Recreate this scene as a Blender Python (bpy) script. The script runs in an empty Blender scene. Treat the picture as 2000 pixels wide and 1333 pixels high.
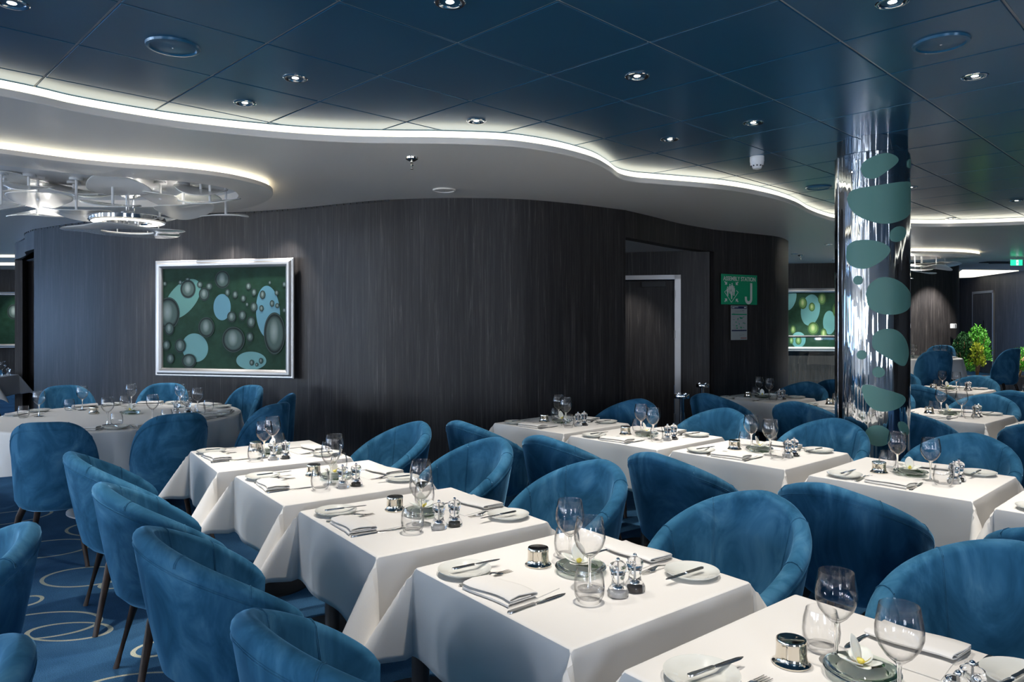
import bpy, bmesh, math, random
from mathutils import Vector, Matrix
random.seed(7)
PI = math.pi
sc = bpy.context.scene
C = sc.collection

# ------------------------------------------------------------------ camera, world, exposure
EYE = 1.52
cam = bpy.data.cameras.new('camera'); cam.sensor_width = 36.0
cam.lens = 1420.0/2000.0*36.0; cam.shift_y = -39.5/2000.0
cam.clip_start = 0.05; cam.clip_end = 200
camo = bpy.data.objects.new('camera', cam); C.objects.link(camo)
camo.location = (0, 0, EYE); camo.rotation_euler = (PI/2, 0, 0)
sc.camera = camo
sc.view_settings.view_transform = 'Standard'; sc.view_settings.look = 'None'
sc.view_settings.gamma = 1.0; sc.view_settings.use_curve_mapping = False
sc.view_settings.exposure = 2.0
world = bpy.data.worlds.new('sky'); sc.world = world; world.use_nodes = True
world.node_tree.nodes['Background'].inputs[0].default_value = (0.35, 0.58, 1.0, 1)
world.node_tree.nodes['Background'].inputs[1].default_value = 2.0

def lamp(name, kind, loc, energy, col=(1, .93, .84), target=None, **kw):
    l = bpy.data.lights.new(name, kind); l.energy = energy; l.color = col
    for k, v in kw.items(): setattr(l, k, v)
    o = bpy.data.objects.new(name, l); C.objects.link(o); o.location = loc
    if target is not None:
        o.rotation_euler = (Vector(target)-Vector(loc)).to_track_quat('-Z', 'Y').to_euler()
    return o
# daylight coming in through the windows of the left and rear walls
DAY = (.30, .58, 1.0)
WIN_LEFT = [-2.6, .2, 3.0, 5.6, 8.2, 10.8, 13.0]      # window centres along the left wall
WIN_REAR = [-8.4, -5.6, .6, 6.0]                    # window centres along the wall behind
XL, YR = -12.5, -4.5
for y in WIN_LEFT:
    for k in (-.39, 0, .39):
        lamp('daylight', 'AREA', (XL+.02, y+k, 1.45), (.9 if y > 5 else 10.5), DAY if y > 5 else (.82, .91, 1.0), (XL+5, y+k, 1.1), shape='RECTANGLE', size=.26, size_y=1.4)
for x in WIN_REAR:
    for k in (-.39, .39):
        lamp('daylight', 'AREA', (x+k, YR+.02, 1.45), 11, (.93, .96, 1.0), (x+k, YR+5, 1.2), shape='RECTANGLE', size=.22, size_y=1.4)

# ------------------------------------------------------------------ materials
def newmat(name):
    m = bpy.data.materials.new(name); m.use_nodes = True
    return m, m.node_tree.nodes, m.node_tree.links, m.node_tree.nodes['Principled BSDF']
def setp(b, **kw):
    al = {'spec': 'Specular IOR Level', 'rough': 'Roughness', 'metal': 'Metallic', 'coat': 'Coat Weight', 'coatr': 'Coat Roughness',
          'sheen': 'Sheen Weight', 'sheenr': 'Sheen Roughness', 'ior': 'IOR', 'trans': 'Transmission Weight', 'sss': 'Subsurface Weight'}
    for k, v in kw.items():
        if k == 'col': b.inputs['Base Color'].default_value = (*v, 1)
        elif k == 'sheencol': b.inputs['Sheen Tint'].default_value = (*v, 1)
        elif k == 'emit': b.inputs['Emission Color'].default_value = (*v[:3], 1); b.inputs['Emission Strength'].default_value = v[3]
        else: b.inputs[al[k]].default_value = v
def simple(name, **kw):
    m, n, l, b = newmat(name); setp(b, **kw); return m
def ramp(n, stops, interp='LINEAR'):
    r = n.new('ShaderNodeValToRGB'); r.color_ramp.interpolation = interp
    while len(r.color_ramp.elements) < len(stops): r.color_ramp.elements.new(.5)
    for e, (p, c) in zip(r.color_ramp.elements, stops): e.position = p; e.color = (*c, 1)
    return r
def noise(n, l, vec, scale, detail=4, rough=.55, dist=0):
    t = n.new('ShaderNodeTexNoise'); t.inputs['Scale'].default_value = scale; t.inputs['Detail'].default_value = detail
    t.inputs['Roughness'].default_value = rough; t.inputs['Distortion'].default_value = dist
    if vec is not None: l.new(vec, t.inputs['Vector'])
    return t
def mapping(n, l, src, scale=(1, 1, 1), loc=(0, 0, 0)):
    mp = n.new('ShaderNodeMapping'); mp.inputs['Scale'].default_value = scale; mp.inputs['Location'].default_value = loc
    l.new(src, mp.inputs['Vector']); return mp.outputs[0]
def bump(n, l, b, h, strength=.3, dist=.01):
    bp = n.new('ShaderNodeBump'); bp.inputs['Strength'].default_value = strength; bp.inputs['Distance'].default_value = dist
    l.new(h, bp.inputs['Height']); l.new(bp.outputs[0], b.inputs['Normal'])

def wood_wall():
    m, n, l, b = newmat('dark_wood_panelling')
    tc = n.new('ShaderNodeTexCoord'); uv = tc.outputs['UV']
    g1 = noise(n, l, mapping(n, l, uv, (42, 1.0, 1)), 1.0, 7, .72, 1.3)
    g2 = noise(n, l, mapping(n, l, uv, (170, 3.0, 1)), 1.0, 4, .6)
    g3 = noise(n, l, mapping(n, l, uv, (7, .25, 1)), 1.0, 3, .5)
    r1 = ramp(n, [(.28, (.012, .011, .011)), (.50, (.028, .026, .026)), (.60, (.050, .046, .045)), (.74, (.15, .14, .13))])
    l.new(g1.outputs[0], r1.inputs[0])
    r2 = ramp(n, [(.35, (.70, .70, .72)), (.65, (1.20, 1.17, 1.15))]); l.new(g2.outputs[0], r2.inputs[0])
    r3 = ramp(n, [(.35, (.8, .8, .82)), (.65, (1.22, 1.2, 1.18))]); l.new(g3.outputs[0], r3.inputs[0])
    m1 = n.new('ShaderNodeMix'); m1.data_type = 'RGBA'; m1.blend_type = 'MULTIPLY'; m1.inputs[0].default_value = 1
    l.new(r1.outputs[0], m1.inputs[6]); l.new(r2.outputs[0], m1.inputs[7])
    m2 = n.new('ShaderNodeMix'); m2.data_type = 'RGBA'; m2.blend_type = 'MULTIPLY'; m2.inputs[0].default_value = 1
    l.new(m1.outputs[2], m2.inputs[6]); l.new(r3.outputs[0], m2.inputs[7])
    l.new(m2.outputs[2], b.inputs['Base Color']); setp(b, rough=.5, spec=.4)
    bump(n, l, b, g1.outputs[0], .25, .003)
    return m
def velvet():
    m, n, l, b = newmat('blue_velvet')
    tc = n.new('ShaderNodeTexCoord'); oi = n.new('ShaderNodeObjectInfo')
    ad = n.new('ShaderNodeVectorMath'); ad.operation = 'ADD'; l.new(tc.outputs['Object'], ad.inputs[0])
    sc_ = n.new('ShaderNodeVectorMath'); sc_.operation = 'SCALE'; sc_.inputs['Scale'].default_value = 3.0
    l.new(oi.outputs['Location'], sc_.inputs[0]); l.new(sc_.outputs[0], ad.inputs[1])
    a = noise(n, l, mapping(n, l, ad.outputs[0], (5, 5, 3.0)), 1.0, 4, .6, 1.6)
    f = noise(n, l, ad.outputs[0], 420, 2, .6)
    r = ramp(n, [(.30, (.015, .080, .155)), (.50, (.030, .130, .238)), (.62, (.055, .185, .315)), (.74, (.10, .26, .39))]); l.new(a.outputs[0], r.inputs[0])
    l.new(r.outputs[0], b.inputs['Base Color'])
    setp(b, rough=.85, spec=.1, sheen=.75, sheenr=.30, sheencol=(.24, .55, .85))
    bump(n, l, b, f.outputs[0], .15, .001)
    return m
def carpet():
    m, n, l, b = newmat('ring_patterned_carpet')
    g = n.new('ShaderNodeNewGeometry'); pos = g.outputs['Position']
    a = noise(n, l, pos, 2.3, 3, .6); f = noise(n, l, pos, 260, 2, .7)
    r = ramp(n, [(.3, (.022, .075, .160)), (.7, (.050, .140, .265))]); l.new(a.outputs[0], r.inputs[0])
    wob = noise(n, l, pos, 3.0, 1, .5)
    rings = [(-2.54, 4.32, .23, .17, 0), (-2.29, 4.18, .075, .055, 0), (-2.22, 4.30, .11, .10, 0), (-2.166, 3.556, .195, .105, 0), (-2.35, 3.63, .27, .165, .12), (-2.63, 3.94, .07, .075, .2), (-1.65, 3.37, .095, .08, .5), (-1.54, 3.02, .24, .12, .1),
             (-3.1, 4.85, .26, .20, .3), (-2.95, 5.35, .30, .22, 0),
             (-3.6, 4.7, .3, .24, .5), (-2.5, 5.0, .2, .15, 0), (-3.9, 5.6, .3, .2, .7), (-.6, 5.2, .3, .22, .3), (.65, 3.75, .16, .1, .4), (.75, 3.2, .28, .2, .1),
             (-1.0, 5.7, .25, .18, .2), (.1, 4.9, .28, .2, .6), (2.9, 3.2, .3, .22, .2), (.3, 1.3, .3, .2, 0), (-1.9, 1.4, .3, .2, .2), (-2.9, 2.5, .32, .25, .6)]
    rnd = random.Random(4)
    for _ in range(14): rings.append((rnd.uniform(-7, 7), rnd.uniform(5.5, 11), rnd.uniform(.2, .35), rnd.uniform(.15, .25), rnd.uniform(0, 3)))
    acc = None
    for (cx, cy, ra, rb, rot) in rings:
        mp = n.new('ShaderNodeMapping'); mp.vector_type = 'TEXTURE'
        mp.inputs['Location'].default_value = (cx, cy, 0); mp.inputs['Rotation'].default_value = (0, 0, rot); mp.inputs['Scale'].default_value = (ra, rb, 1000)
        l.new(pos, mp.inputs['Vector'])
        ln = n.new('ShaderNodeVectorMath'); ln.operation = 'LENGTH'; l.new(mp.outputs[0], ln.inputs[0])
        mn = n.new('ShaderNodeMath'); mn.operation = 'COMPARE'; mn.inputs[1].default_value = 1.0; mn.inputs[2].default_value = .010/((ra+rb)/2)
        l.new(ln.outputs['Value'], mn.inputs[0])
        if acc is None: acc = mn.outputs[0]
        else:
            mx = n.new('ShaderNodeMath'); mx.operation = 'MAXIMUM'; l.new(acc, mx.inputs[0]); l.new(mn.outputs[0], mx.inputs[1]); acc = mx.outputs[0]
    mix = n.new('ShaderNodeMix'); mix.data_type = 'RGBA'; l.new(acc, mix.inputs[0]); l.new(r.outputs[0], mix.inputs[6])
    mix.inputs[7].default_value = (.42, .44, .36, 1)
    fr = ramp(n, [(.35, (.6, .6, .6)), (.65, (1.35, 1.35, 1.35))]); l.new(f.outputs[0], fr.inputs[0])
    mm = n.new('ShaderNodeMix'); mm.data_type = 'RGBA'; mm.blend_type = 'MULTIPLY'; mm.inputs[0].default_value = 1
    l.new(mix.outputs[2], mm.inputs[6]); l.new(fr.outputs[0], mm.inputs[7]); l.new(mm.outputs[2], b.inputs['Base Color'])
    setp(b, rough=.95, spec=.05)
    bump(n, l, b, f.outputs[0], .5, .004)
    return m
def linen():
    m, n, l, b = newmat('white_linen')
    tc = n.new('ShaderNodeTexCoord')
    w = noise(n, l, tc.outputs['Object'], 380, 2, .7); w2 = noise(n, l, tc.outputs['Object'], 5, 2, .5)
    # pressed creases of the folded cloth at thirds
    sep = n.new('ShaderNodeSeparateXYZ'); l.new(tc.outputs['UV'], sep.inputs[0])
    acc = None
    for ax in (0, 1):
        for p in (-.22, .22):
            s = n.new('ShaderNodeMath'); s.operation = 'COMPARE'; s.inputs[1].default_value = p; s.inputs[2].default_value = .0022
            l.new(sep.outputs[ax], s.inputs[0])
            if acc is None: acc = s.outputs[0]
            else:
                mx = n.new('ShaderNodeMath'); mx.operation = 'MAXIMUM'; l.new(acc, mx.inputs[0]); l.new(s.outputs[0], mx.inputs[1]); acc = mx.outputs[0]
    ad = n.new('ShaderNodeMath'); ad.operation = 'MULTIPLY_ADD'; ad.inputs[1].default_value = 1.6
    l.new(acc, ad.inputs[0]); l.new(w2.outputs[0], ad.inputs[2])
    ad2 = n.new('ShaderNodeMath'); ad2.operation = 'MULTIPLY_ADD'; ad2.inputs[1].default_value = .10
    l.new(w.outputs[0], ad2.inputs[0]); l.new(ad.outputs[0], ad2.inputs[2])
    setp(b, col=(.74, .725, .70), rough=.75, spec=.2, sheen=.1)
    bump(n, l, b, ad2.outputs[0], .35, .006)
    return m
def clear(name, tint=(1, 1, 1), edge=.72, lo=.04, hi=.55, rough=.02):
    # thin clear glass: see-through face on, reflective and slightly darker edge on
    m, n, l, b = newmat(name); n.remove(b)
    lw = n.new('ShaderNodeLayerWeight'); lw.inputs[0].default_value = .35
    r1 = ramp(n, [(.0, (lo*.6,)*3), (.30, (lo,)*3), (.50, (lo+.15*hi,)*3), (.75, (hi*.6,)*3), (1, (hi,)*3)]); l.new(lw.outputs['Facing'], r1.inputs[0])
    r2 = ramp(n, [(.0, tint), (.32, tuple(c*.98 for c in tint)), (.52, tuple(c*(.45+.55*edge) for c in tint)), (.72, tuple(c*edge for c in tint)), (1, tuple(c*edge*.5 for c in tint))]); l.new(lw.outputs['Facing'], r2.inputs[0])
    t = n.new('ShaderNodeBsdfTransparent'); g = n.new('ShaderNodeBsdfGlossy'); g.inputs['Roughness'].default_value = rough
    l.new(r2.outputs[0], t.inputs[0])
    mx = n.new('ShaderNodeMixShader'); l.new(r1.outputs[0], mx.inputs[0]); l.new(t.outputs[0], mx.inputs[1]); l.new(g.outputs[0], mx.inputs[2])
    l.new(mx.outputs[0], n['Material Output'].inputs[0]); return m
def tile_mat():
    m, n, l, b = newmat('navy_lacquered_metal')
    g = n.new('ShaderNodeNewGeometry'); a = noise(n, l, g.outputs['Position'], .9, 2, .5)
    setp(b, col=(.014, .108, .205), rough=.20, metal=.15, ior=1.5, spec=.4, coat=.55, coatr=.33)
    return m
def satin(name, col, rough, ns=.6, st=.03):
    m, n, l, b = newmat(name); g = n.new('ShaderNodeNewGeometry'); a = noise(n, l, g.outputs['Position'], ns, 2, .5)
    setp(b, col=col, rough=rough, spec=.5); bump(n, l, b, a.outputs[0], st, .05); return m
def chrome_wavy():
    m, n, l, b = newmat('wavy_mirror_chrome'); tc = n.new('ShaderNodeTexCoord')
    a = noise(n, l, mapping(n, l, tc.outputs['Object'], (7, 7, .45)), 2.2, 2, .5)
    setp(b, col=(.60, .62, .65), rough=.03, metal=1); bump(n, l, b, a.outputs[0], .25, .05); return m
def bubble(name, rim, mid, hi):
    # a painted glass ball: dark rim, paler middle, soft window highlight (UV runs -1..1 over the disc)
    m, n, l, b = newmat(name); tc = n.new('ShaderNodeTexCoord')
    ln = n.new('ShaderNodeVectorMath'); ln.operation = 'LENGTH'; l.new(tc.outputs['UV'], ln.inputs[0])
    r = ramp(n, [(0, mid), (.70, tuple(c*.85 for c in mid)), (.78, tuple(a*.6+c*.4 for a, c in zip(rim, mid))), (.86, rim), (.91, rim), (.94, tuple(c*.7 for c in mid)), (1, rim)])
    l.new(ln.outputs['Value'], r.inputs[0])
    mp = mapping(n, l, tc.outputs['UV'], (1.9, 1.35, 1), (.10, -.12, 0))
    l2 = n.new('ShaderNodeVectorMath'); l2.operation = 'LENGTH'; l.new(mp, l2.inputs[0])
    r2 = ramp(n, [(.0, (1, 1, 1)), (.45, (.6, .6, .6)), (.85, (0, 0, 0))]); l.new(l2.outputs['Value'], r2.inputs[0])
    mx = n.new('ShaderNodeMix'); mx.data_type = 'RGBA'; l.new(r2.outputs[0], mx.inputs[0]); l.new(r.outputs[0], mx.inputs[6]); mx.inputs[7].default_value = (*hi, 1)
    l.new(mx.outputs[2], b.inputs['Base Color']); setp(b, rough=.7, spec=.2); return m
def leafmat(name, c1, c2):
    m, n, l, b = newmat(name); g = n.new('ShaderNodeNewGeometry'); a = noise(n, l, g.outputs['Position'], 9, 3, .6)
    r = ramp(n, [(.3, c1), (.7, c2)]); l.new(a.outputs[0], r.inputs[0]); l.new(r.outputs[0], b.inputs['Base Color']); setp(b, rough=.55); return m
def darkwood():
    m, n, l, b = newmat('walnut_stained_wood'); tc = n.new('ShaderNodeTexCoord')
    a = noise(n, l, mapping(n, l, tc.outputs['Object'], (60, 60, 4)), 1, 4, .6)
    r = ramp(n, [(.3, (.022, .014, .011)), (.7, (.065, .042, .032))]); l.new(a.outputs[0], r.inputs[0]); l.new(r.outputs[0], b.inputs['Base Color'])
    setp(b, rough=.5, spec=.3); return m
M = {}
M['wood'] = wood_wall(); M['velvet'] = velvet(); M['carpet'] = carpet(); M['linen'] = linen(); M['tile'] = tile_mat()
M['leg'] = darkwood(); M['chrome_col'] = chrome_wavy()
M['soffit'] = satin('grey_satin_paint', (.92, .85, .76), .32)
M['white'] = satin('white_satin_paint', (.78, .78, .78), .3)
M['backing'] = simple('grey_joint_glint', col=(.34, .36, .38), rough=.5)  # paler grey puts the reflection of the tile bevels into the joint colour
M['teal'] = simple('teal_matt_film', col=(.095, .235, .205), rough=.5)
M['chrome'] = simple('polished_chrome', col=(.86, .86, .87), rough=.06, metal=1)
M['steel'] = simple('polished_cutlery_steel', col=(.80, .78, .75), rough=.2, metal=1)
M['nickel'] = simple('polished_warm_nickel', col=(.72, .67, .58), rough=.08, metal=1)
M['brushed'] = simple('brushed_silver', col=(.52, .51, .50), rough=.42, metal=.9)
M['glass'] = clear('clear_glass', edge=.62, lo=.05, hi=.75); M['stem'] = simple('solid_clear_glass', col=(1, 1, 1), rough=.0, trans=1, ior=1.5)
M['green_glass'] = simple('green_edged_glass', col=(.86, .95, .88), rough=.01, trans=1, ior=1.45)
M['acrylic'] = simple('clear_acrylic', col=(.97, .97, .97), rough=.01, trans=1, ior=1.47)
M['smoke_glass'] = clear('smoked_glass', (.84, .90, .90), .7, .05, .5)
M['porcelain'] = simple('glazed_white_porcelain', col=(.72, .73, .69), rough=.12, coat=.5)
M['petal_white'] = simple('white_flower_petal', col=(.80, .80, .74), rough=.5, sss=.1)
M['yellow'] = simple('yellow_flower_lip', col=(.72, .62, .12), rough=.5)
M['leaf'] = leafmat('dark_green_leaf', (.010, .05, .012), (.03, .13, .03))
M['fern'] = leafmat('bright_green_fern', (.03, .20, .01), (.14, .48, .04)); M['lime'] = leafmat('yellow_green_foliage', (.24, .32, .02), (.55, .58, .05))
M['bark'] = leafmat('pale_driftwood', (.25, .13, .06), (.45, .28, .14))
M['salt'] = simple('white_salt', col=(.75, .73, .70), rough=.8); M['pepper'] = simple('black_peppercorns', col=(.05, .045, .04), rough=.7)
M['led'] = simple('lit_cove_diffuser', col=(.9, .9, .85), emit=(1, .95, .74, .50))
M['bulb'] = simple('lit_lamp', col=(1, 1, 1), emit=(1, .95, .88, 4))
M['ringlight'] = simple('lit_ring', col=(1, 1, 1), emit=(1, .95, .84, .55))
M['shade'] = simple('glossy_white_resin', col=(.74, .73, .70), rough=.14, coat=.6)
M['black'] = simple('black_plastic', col=(.015, .017, .02), rough=.4)
M['pane'] = clear('window_glass', lo=.05, hi=.5)
M['art'] = leafmat('dark_green_canvas', (.008, .032, .016), (.014, .050, .030)); M['art'].node_tree.nodes['Principled BSDF'].inputs['Specular IOR Level'].default_value = .15
M['art_teal'] = simple('teal_paint', col=(.085, .25, .255), rough=.5); M['art_blue'] = simple('blue_teal_paint', col=(.075, .23, .30), rough=.5)
M['art_green'] = simple('sea_green_paint', col=(.07, .22, .19), rough=.5)
M['bubble'] = bubble('painted_grey_bubble', (.010, .018, .018), (.075, .12, .11), (.24, .30, .29))
M['bubble_lime'] = bubble('painted_lime_bubble', (.02, .06, .02), (.12, .24, .08), (.38, .46, .22))
M['sign_green'] = simple('green_sign_panel', col=(.018, .36, .17), rough=.25); M['sign_white'] = simple('white_sign_print', col=(.68, .74, .68), rough=.4)
M['sign_navy'] = simple('navy_print', col=(.01, .025, .09), rough=.4); M['paper'] = simple('pale_grey_notice', col=(.42, .46, .45), rough=.2)
M['print'] = simple('grey_print', col=(.16, .20, .20), rough=.5); M['red'] = simple('red_print', col=(.35, .10, .07), rough=.5)
M['exit'] = simple('lit_green_exit_sign', col=(0, .3, .12), emit=(.02, .75, .30, .5)); M['exit_w'] = simple('lit_white_pictogram', col=(1, 1, 1), emit=(.8, 1, .9, .5))
M['soil'] = simple('dark_soil', col=(.03, .02, .012), rough=.9)
M['frame_w'] = simple('dark_window_frame', col=(.06, .06, .07), rough=.4)

# ------------------------------------------------------------------ mesh helpers
def obj(name, bm, mat, parent=None, loc=None, smooth=True, rotz=0):
    bmesh.ops.recalc_face_normals(bm, faces=bm.faces)
    me = bpy.data.meshes.new(name); bm.to_mesh(me); bm.free()
    for mm in (mat if isinstance(mat, (list, tuple)) else [mat]): me.materials.append(mm)
    if smooth:
        me.polygons.foreach_set('use_smooth', [True]*len(me.polygons))
        try: me.set_sharp_from_angle(angle=math.radians(38))
        except Exception: pass
    o = bpy.data.objects.new(name, me); C.objects.link(o)
    if parent: o.parent = parent
    if loc: o.location = loc
    if rotz: o.rotation_euler = (0, 0, rotz)
    return o
def tag(o, label, cat, group=None, kind=None):
    if label: o['label'] = label
    if cat: o['category'] = cat
    if group: o['group'] = group
    if kind: o['kind'] = kind
    return o
def thing(name, label, cat, loc=(0, 0, 0), rotz=0, group=None):
    o = bpy.data.objects.new(name, None); o.empty_display_size = .1; C.objects.link(o); o.location = loc; o.rotation_euler = (0, 0, rotz)
    return tag(o, label, cat, group)
def struct(name, bm, mat, smooth=True):
    o = obj(name, bm, mat, smooth=smooth); o['kind'] = 'structure'; return o
def dup(root, loc=None, rotz=None, label=None, group=None):
    r = root.copy(); C.objects.link(r)
    if loc is not None: r.location = loc
    if rotz is not None: r.rotation_euler = (r.rotation_euler[0], r.rotation_euler[1], rotz)
    if label: r['label'] = label
    if group: r['group'] = group
    def rec(src, dst):
        for ch in list(src.children):
            if ch in made: continue
            c = ch.copy(); C.objects.link(c); made.add(c); c.parent = dst; rec(ch, c)
    made = set(); rec(root, r)
    return r
class Pool:
    """builds a thing once, then hands out copies"""
    def __init__(s, builder, **kw): s.b = builder; s.kw = kw; s.o = None
    def put(s, loc, rotz, label, group=None, rot=None):
        if s.o is None:
            s.o = s.b(**s.kw); o = s.o; o.location = loc; o.rotation_euler = (0, 0, rotz)
            o['label'] = label
            if group: o['group'] = group
        else:
            o = dup(s.o, loc, None, label, group); o.rotation_euler = (0, 0, rotz)
        if rot: o.rotation_euler = rot
        return o
def box(bm, x0, x1, y0, y1, z0, z1, mi=0, mat=None):
    vs = [bm.verts.new(v) for v in ((x0, y0, z0), (x1, y0, z0), (x1, y1, z0), (x0, y1, z0), (x0, y0, z1), (x1, y0, z1), (x1, y1, z1), (x0, y1, z1))]
    if mat is not None:
        for v in vs: v.co = mat @ v.co
    for f in ((0, 3, 2, 1), (4, 5, 6, 7), (0, 1, 5, 4), (1, 2, 6, 5), (2, 3, 7, 6), (3, 0, 4, 7)):
        bm.faces.new([vs[i] for i in f]).material_index = mi
    return vs
def grid(bm, rows, closed_u=False, closed_v=False, mi=0):
    """rows: list of lists of coordinates -> quads"""
    V = [[bm.verts.new(p) for p in r] for r in rows]; nu = len(V); nv = len(V[0])
    for i in range(nu if closed_u else nu-1):
        for j in range(nv if closed_v else nv-1):
            a, b_, c, d = V[i][j], V[(i+1) % nu][j], V[(i+1) % nu][(j+1) % nv], V[i][(j+1) % nv]
            try: bm.faces.new((a, b_, c, d)).material_index = mi
            except ValueError: pass
    return V
def lathe(bm, prof, n=28, mi=0, cap=True, center=(0, 0, 0), sx=1, sy=1):
    cx, cy, cz = center
    rows = [[(cx+r*sx*math.cos(2*PI*k/n), cy+r*sy*math.sin(2*PI*k/n), cz+z) for k in range(n)] for r, z in prof]
    V = grid(bm, rows, closed_v=True, mi=mi)
    if cap:
        if prof[0][0] > 1e-5: bm.faces.new(list(reversed(V[0]))).material_index = mi
        if prof[-1][0] > 1e-5: bm.faces.new(V[-1]).material_index = mi
    return V
def tube(bm, pts, r, n=8, mi=0, cap=True):
    pts = [Vector(p) for p in pts]; rr = r if isinstance(r, (list, tuple)) else [r]*len(pts)
    rows = []; up = Vector((0, 0, 1))
    for i, p in enumerate(pts):
        t = (pts[min(i+1, len(pts)-1)]-pts[max(i-1, 0)]).normalized()
        a = t.cross(up if abs(t.dot(up)) < .95 else Vector((1, 0, 0))).normalized(); b_ = a.cross(t).normalized()
        rows.append([p+a*rr[i]*math.cos(2*PI*k/n)+b_*rr[i]*math.sin(2*PI*k/n) for k in range(n)])
    V = grid(bm, rows, closed_v=True, mi=mi)
    if cap: bm.faces.new(V[0]).material_index = mi; bm.faces.new(list(reversed(V[-1]))).material_index = mi
    return V
def extrude_poly(bm, pts, z0, z1, mi=0):
    a = [bm.verts.new((x, y, z0)) for x, y in pts]; b_ = [bm.verts.new((x, y, z1)) for x, y in pts]
    bm.faces.new(list(reversed(a))).material_index = mi; bm.faces.new(b_).material_index = mi
    n = len(pts)
    for i in range(n): bm.faces.new((a[i], a[(i+1) % n], b_[(i+1) % n], b_[i])).material_index = mi
def spline(pts, per=8):
    """Catmull-Rom through plan points"""
    P = [Vector((*p, 0)) if len(p) == 2 else Vector(p) for p in pts]; out = []
    for i in range(len(P)-1):
        p0 = P[i-1] if i else P[0]*2-P[1]; p1 = P[i]; p2 = P[i+1]; p3 = P[i+2] if i+2 < len(P) else P[-1]*2-P[-2]
        for k in range(per):
            t = k/per
            q = .5*((2*p1)+(p2-p0)*t+(2*p0-5*p1+4*p2-p3)*t*t+(3*p1-p0-3*p2+p3)*t**3); out.append((q.x, q.y) if len(pts[0]) == 2 else q.copy())
    out.append((P[-1].x, P[-1].y) if len(pts[0]) == 2 else P[-1]); return out
def wall_bm(path, z0, z1, thick=.12, side=1):
    """vertical sheet along a plan path, with thickness behind it and metre UVs"""
    bm = bmesh.new(); uvl = bm.loops.layers.uv.new('UVMap'); n = len(path)
    P = [Vector((*p, 0)) for p in path]; s = [0]
    for i in range(1, n): s.append(s[-1]+(P[i]-P[i-1]).length)
    nor = []
    for i in range(n):
        t = (P[min(i+1, n-1)]-P[max(i-1, 0)]).normalized(); nor.append(Vector((-t.y, t.x, 0))*side)
    def put(vs, uvs):
        f = bm.faces.new(vs)
        for lp, q in zip(f.loops, uvs): lp[uvl].uv = q
    A = [(bm.verts.new((p.x, p.y, z0)), bm.verts.new((p.x, p.y, z1))) for p in P]
    B = [(bm.verts.new((p.x+w.x*thick, p.y+w.y*thick, z0)), bm.verts.new((p.x+w.x*thick, p.y+w.y*thick, z1))) for p, w in zip(P, nor)]
    for i in range(n-1):
        put((A[i][0], A[i+1][0], A[i+1][1], A[i][1]), ((s[i], z0), (s[i+1], z0), (s[i+1], z1), (s[i], z1)))
        put((B[i+1][0], B[i][0], B[i][1], B[i+1][1]), ((s[i+1], z0), (s[i], z0), (s[i], z1), (s[i+1], z1)))
        put((A[i][1], A[i+1][1], B[i+1][1], B[i][1]), ((s[i], z1), (s[i+1], z1), (s[i+1], z1+thick), (s[i], z1+thick)))
        put((A[i+1][0], A[i][0], B[i][0], B[i+1][0]), ((s[i+1], z0), (s[i], z0), (s[i], z0-thick), (s[i+1], z0-thick)))
    put((B[0][0], A[0][0], A[0][1], B[0][1]), ((-thick, z0), (0, z0), (0, z1), (-thick, z1)))
    put((A[-1][0], B[-1][0], B[-1][1], A[-1][1]), ((s[-1], z0), (s[-1]+thick, z0), (s[-1]+thick, z1), (s[-1], z1)))
    return bm
exec_order = []

# ------------------------------------------------------------------ the shell of the room
ZC, ZS, ZS2 = 2.753, 2.662, 2.585          # tiled ceiling, curved grey ceiling, lower grey ceiling round the chandelier
bm = bmesh.new(); box(bm, -13, 14, -5, 24, -.1, 0); struct('floor', bm, M['carpet'], False)
# raised dais at the back right
bm = bmesh.new(); extrude_poly(bm, [(4.9, 12.0), (5.6, 10.4), (7.6, 9.6), (10.5, 9.4), (13.5, 9.4), (13.5, 23), (4.9, 23)], 0, .2); struct('floor', bm, M['carpet'], False)

WALL = [(-6.62, 9.9), (-6.33, 9.45), (-5.95, 9.05), (-5.2, 8.55), (-4.5, 8.12), (-3.74, 7.83), (-2.84, 7.63), (-2.4, 7.47), (-2.06, 7.31), (-1.61, 7.06), (-1.21, 6.87), (-.69, 6.76), (-.33, 6.76),
        (.1, 6.83), (.62, 7.1), (1.17, 7.5)]
wl = spline(WALL[3-1:], 6)
struct('wall_back', wall_bm(wl, 0, ZS, .14, 1), M['wood'])
# header over the right-hand recess and the wall that follows it
HEAD = [(1.17, 7.5), (1.53, 7.95), (1.99, 8.55), (2.53, 9.10)]
struct('wall_back', wall_bm(spline(HEAD, 5), 2.385, ZS, .14, 1), M['wood'])
W2 = [(2.53, 9.10), (2.9, 9.36), (3.23, 9.58), (3.57, 9.83), (3.81, 10.15), (4.0, 10.53), (4.06, 11.0), (3.98, 11.6), (3.6, 12.6)]
struct('wall_back', wall_bm(spline(W2, 6), 0, ZS, .14, 1), M['wood'])
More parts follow.
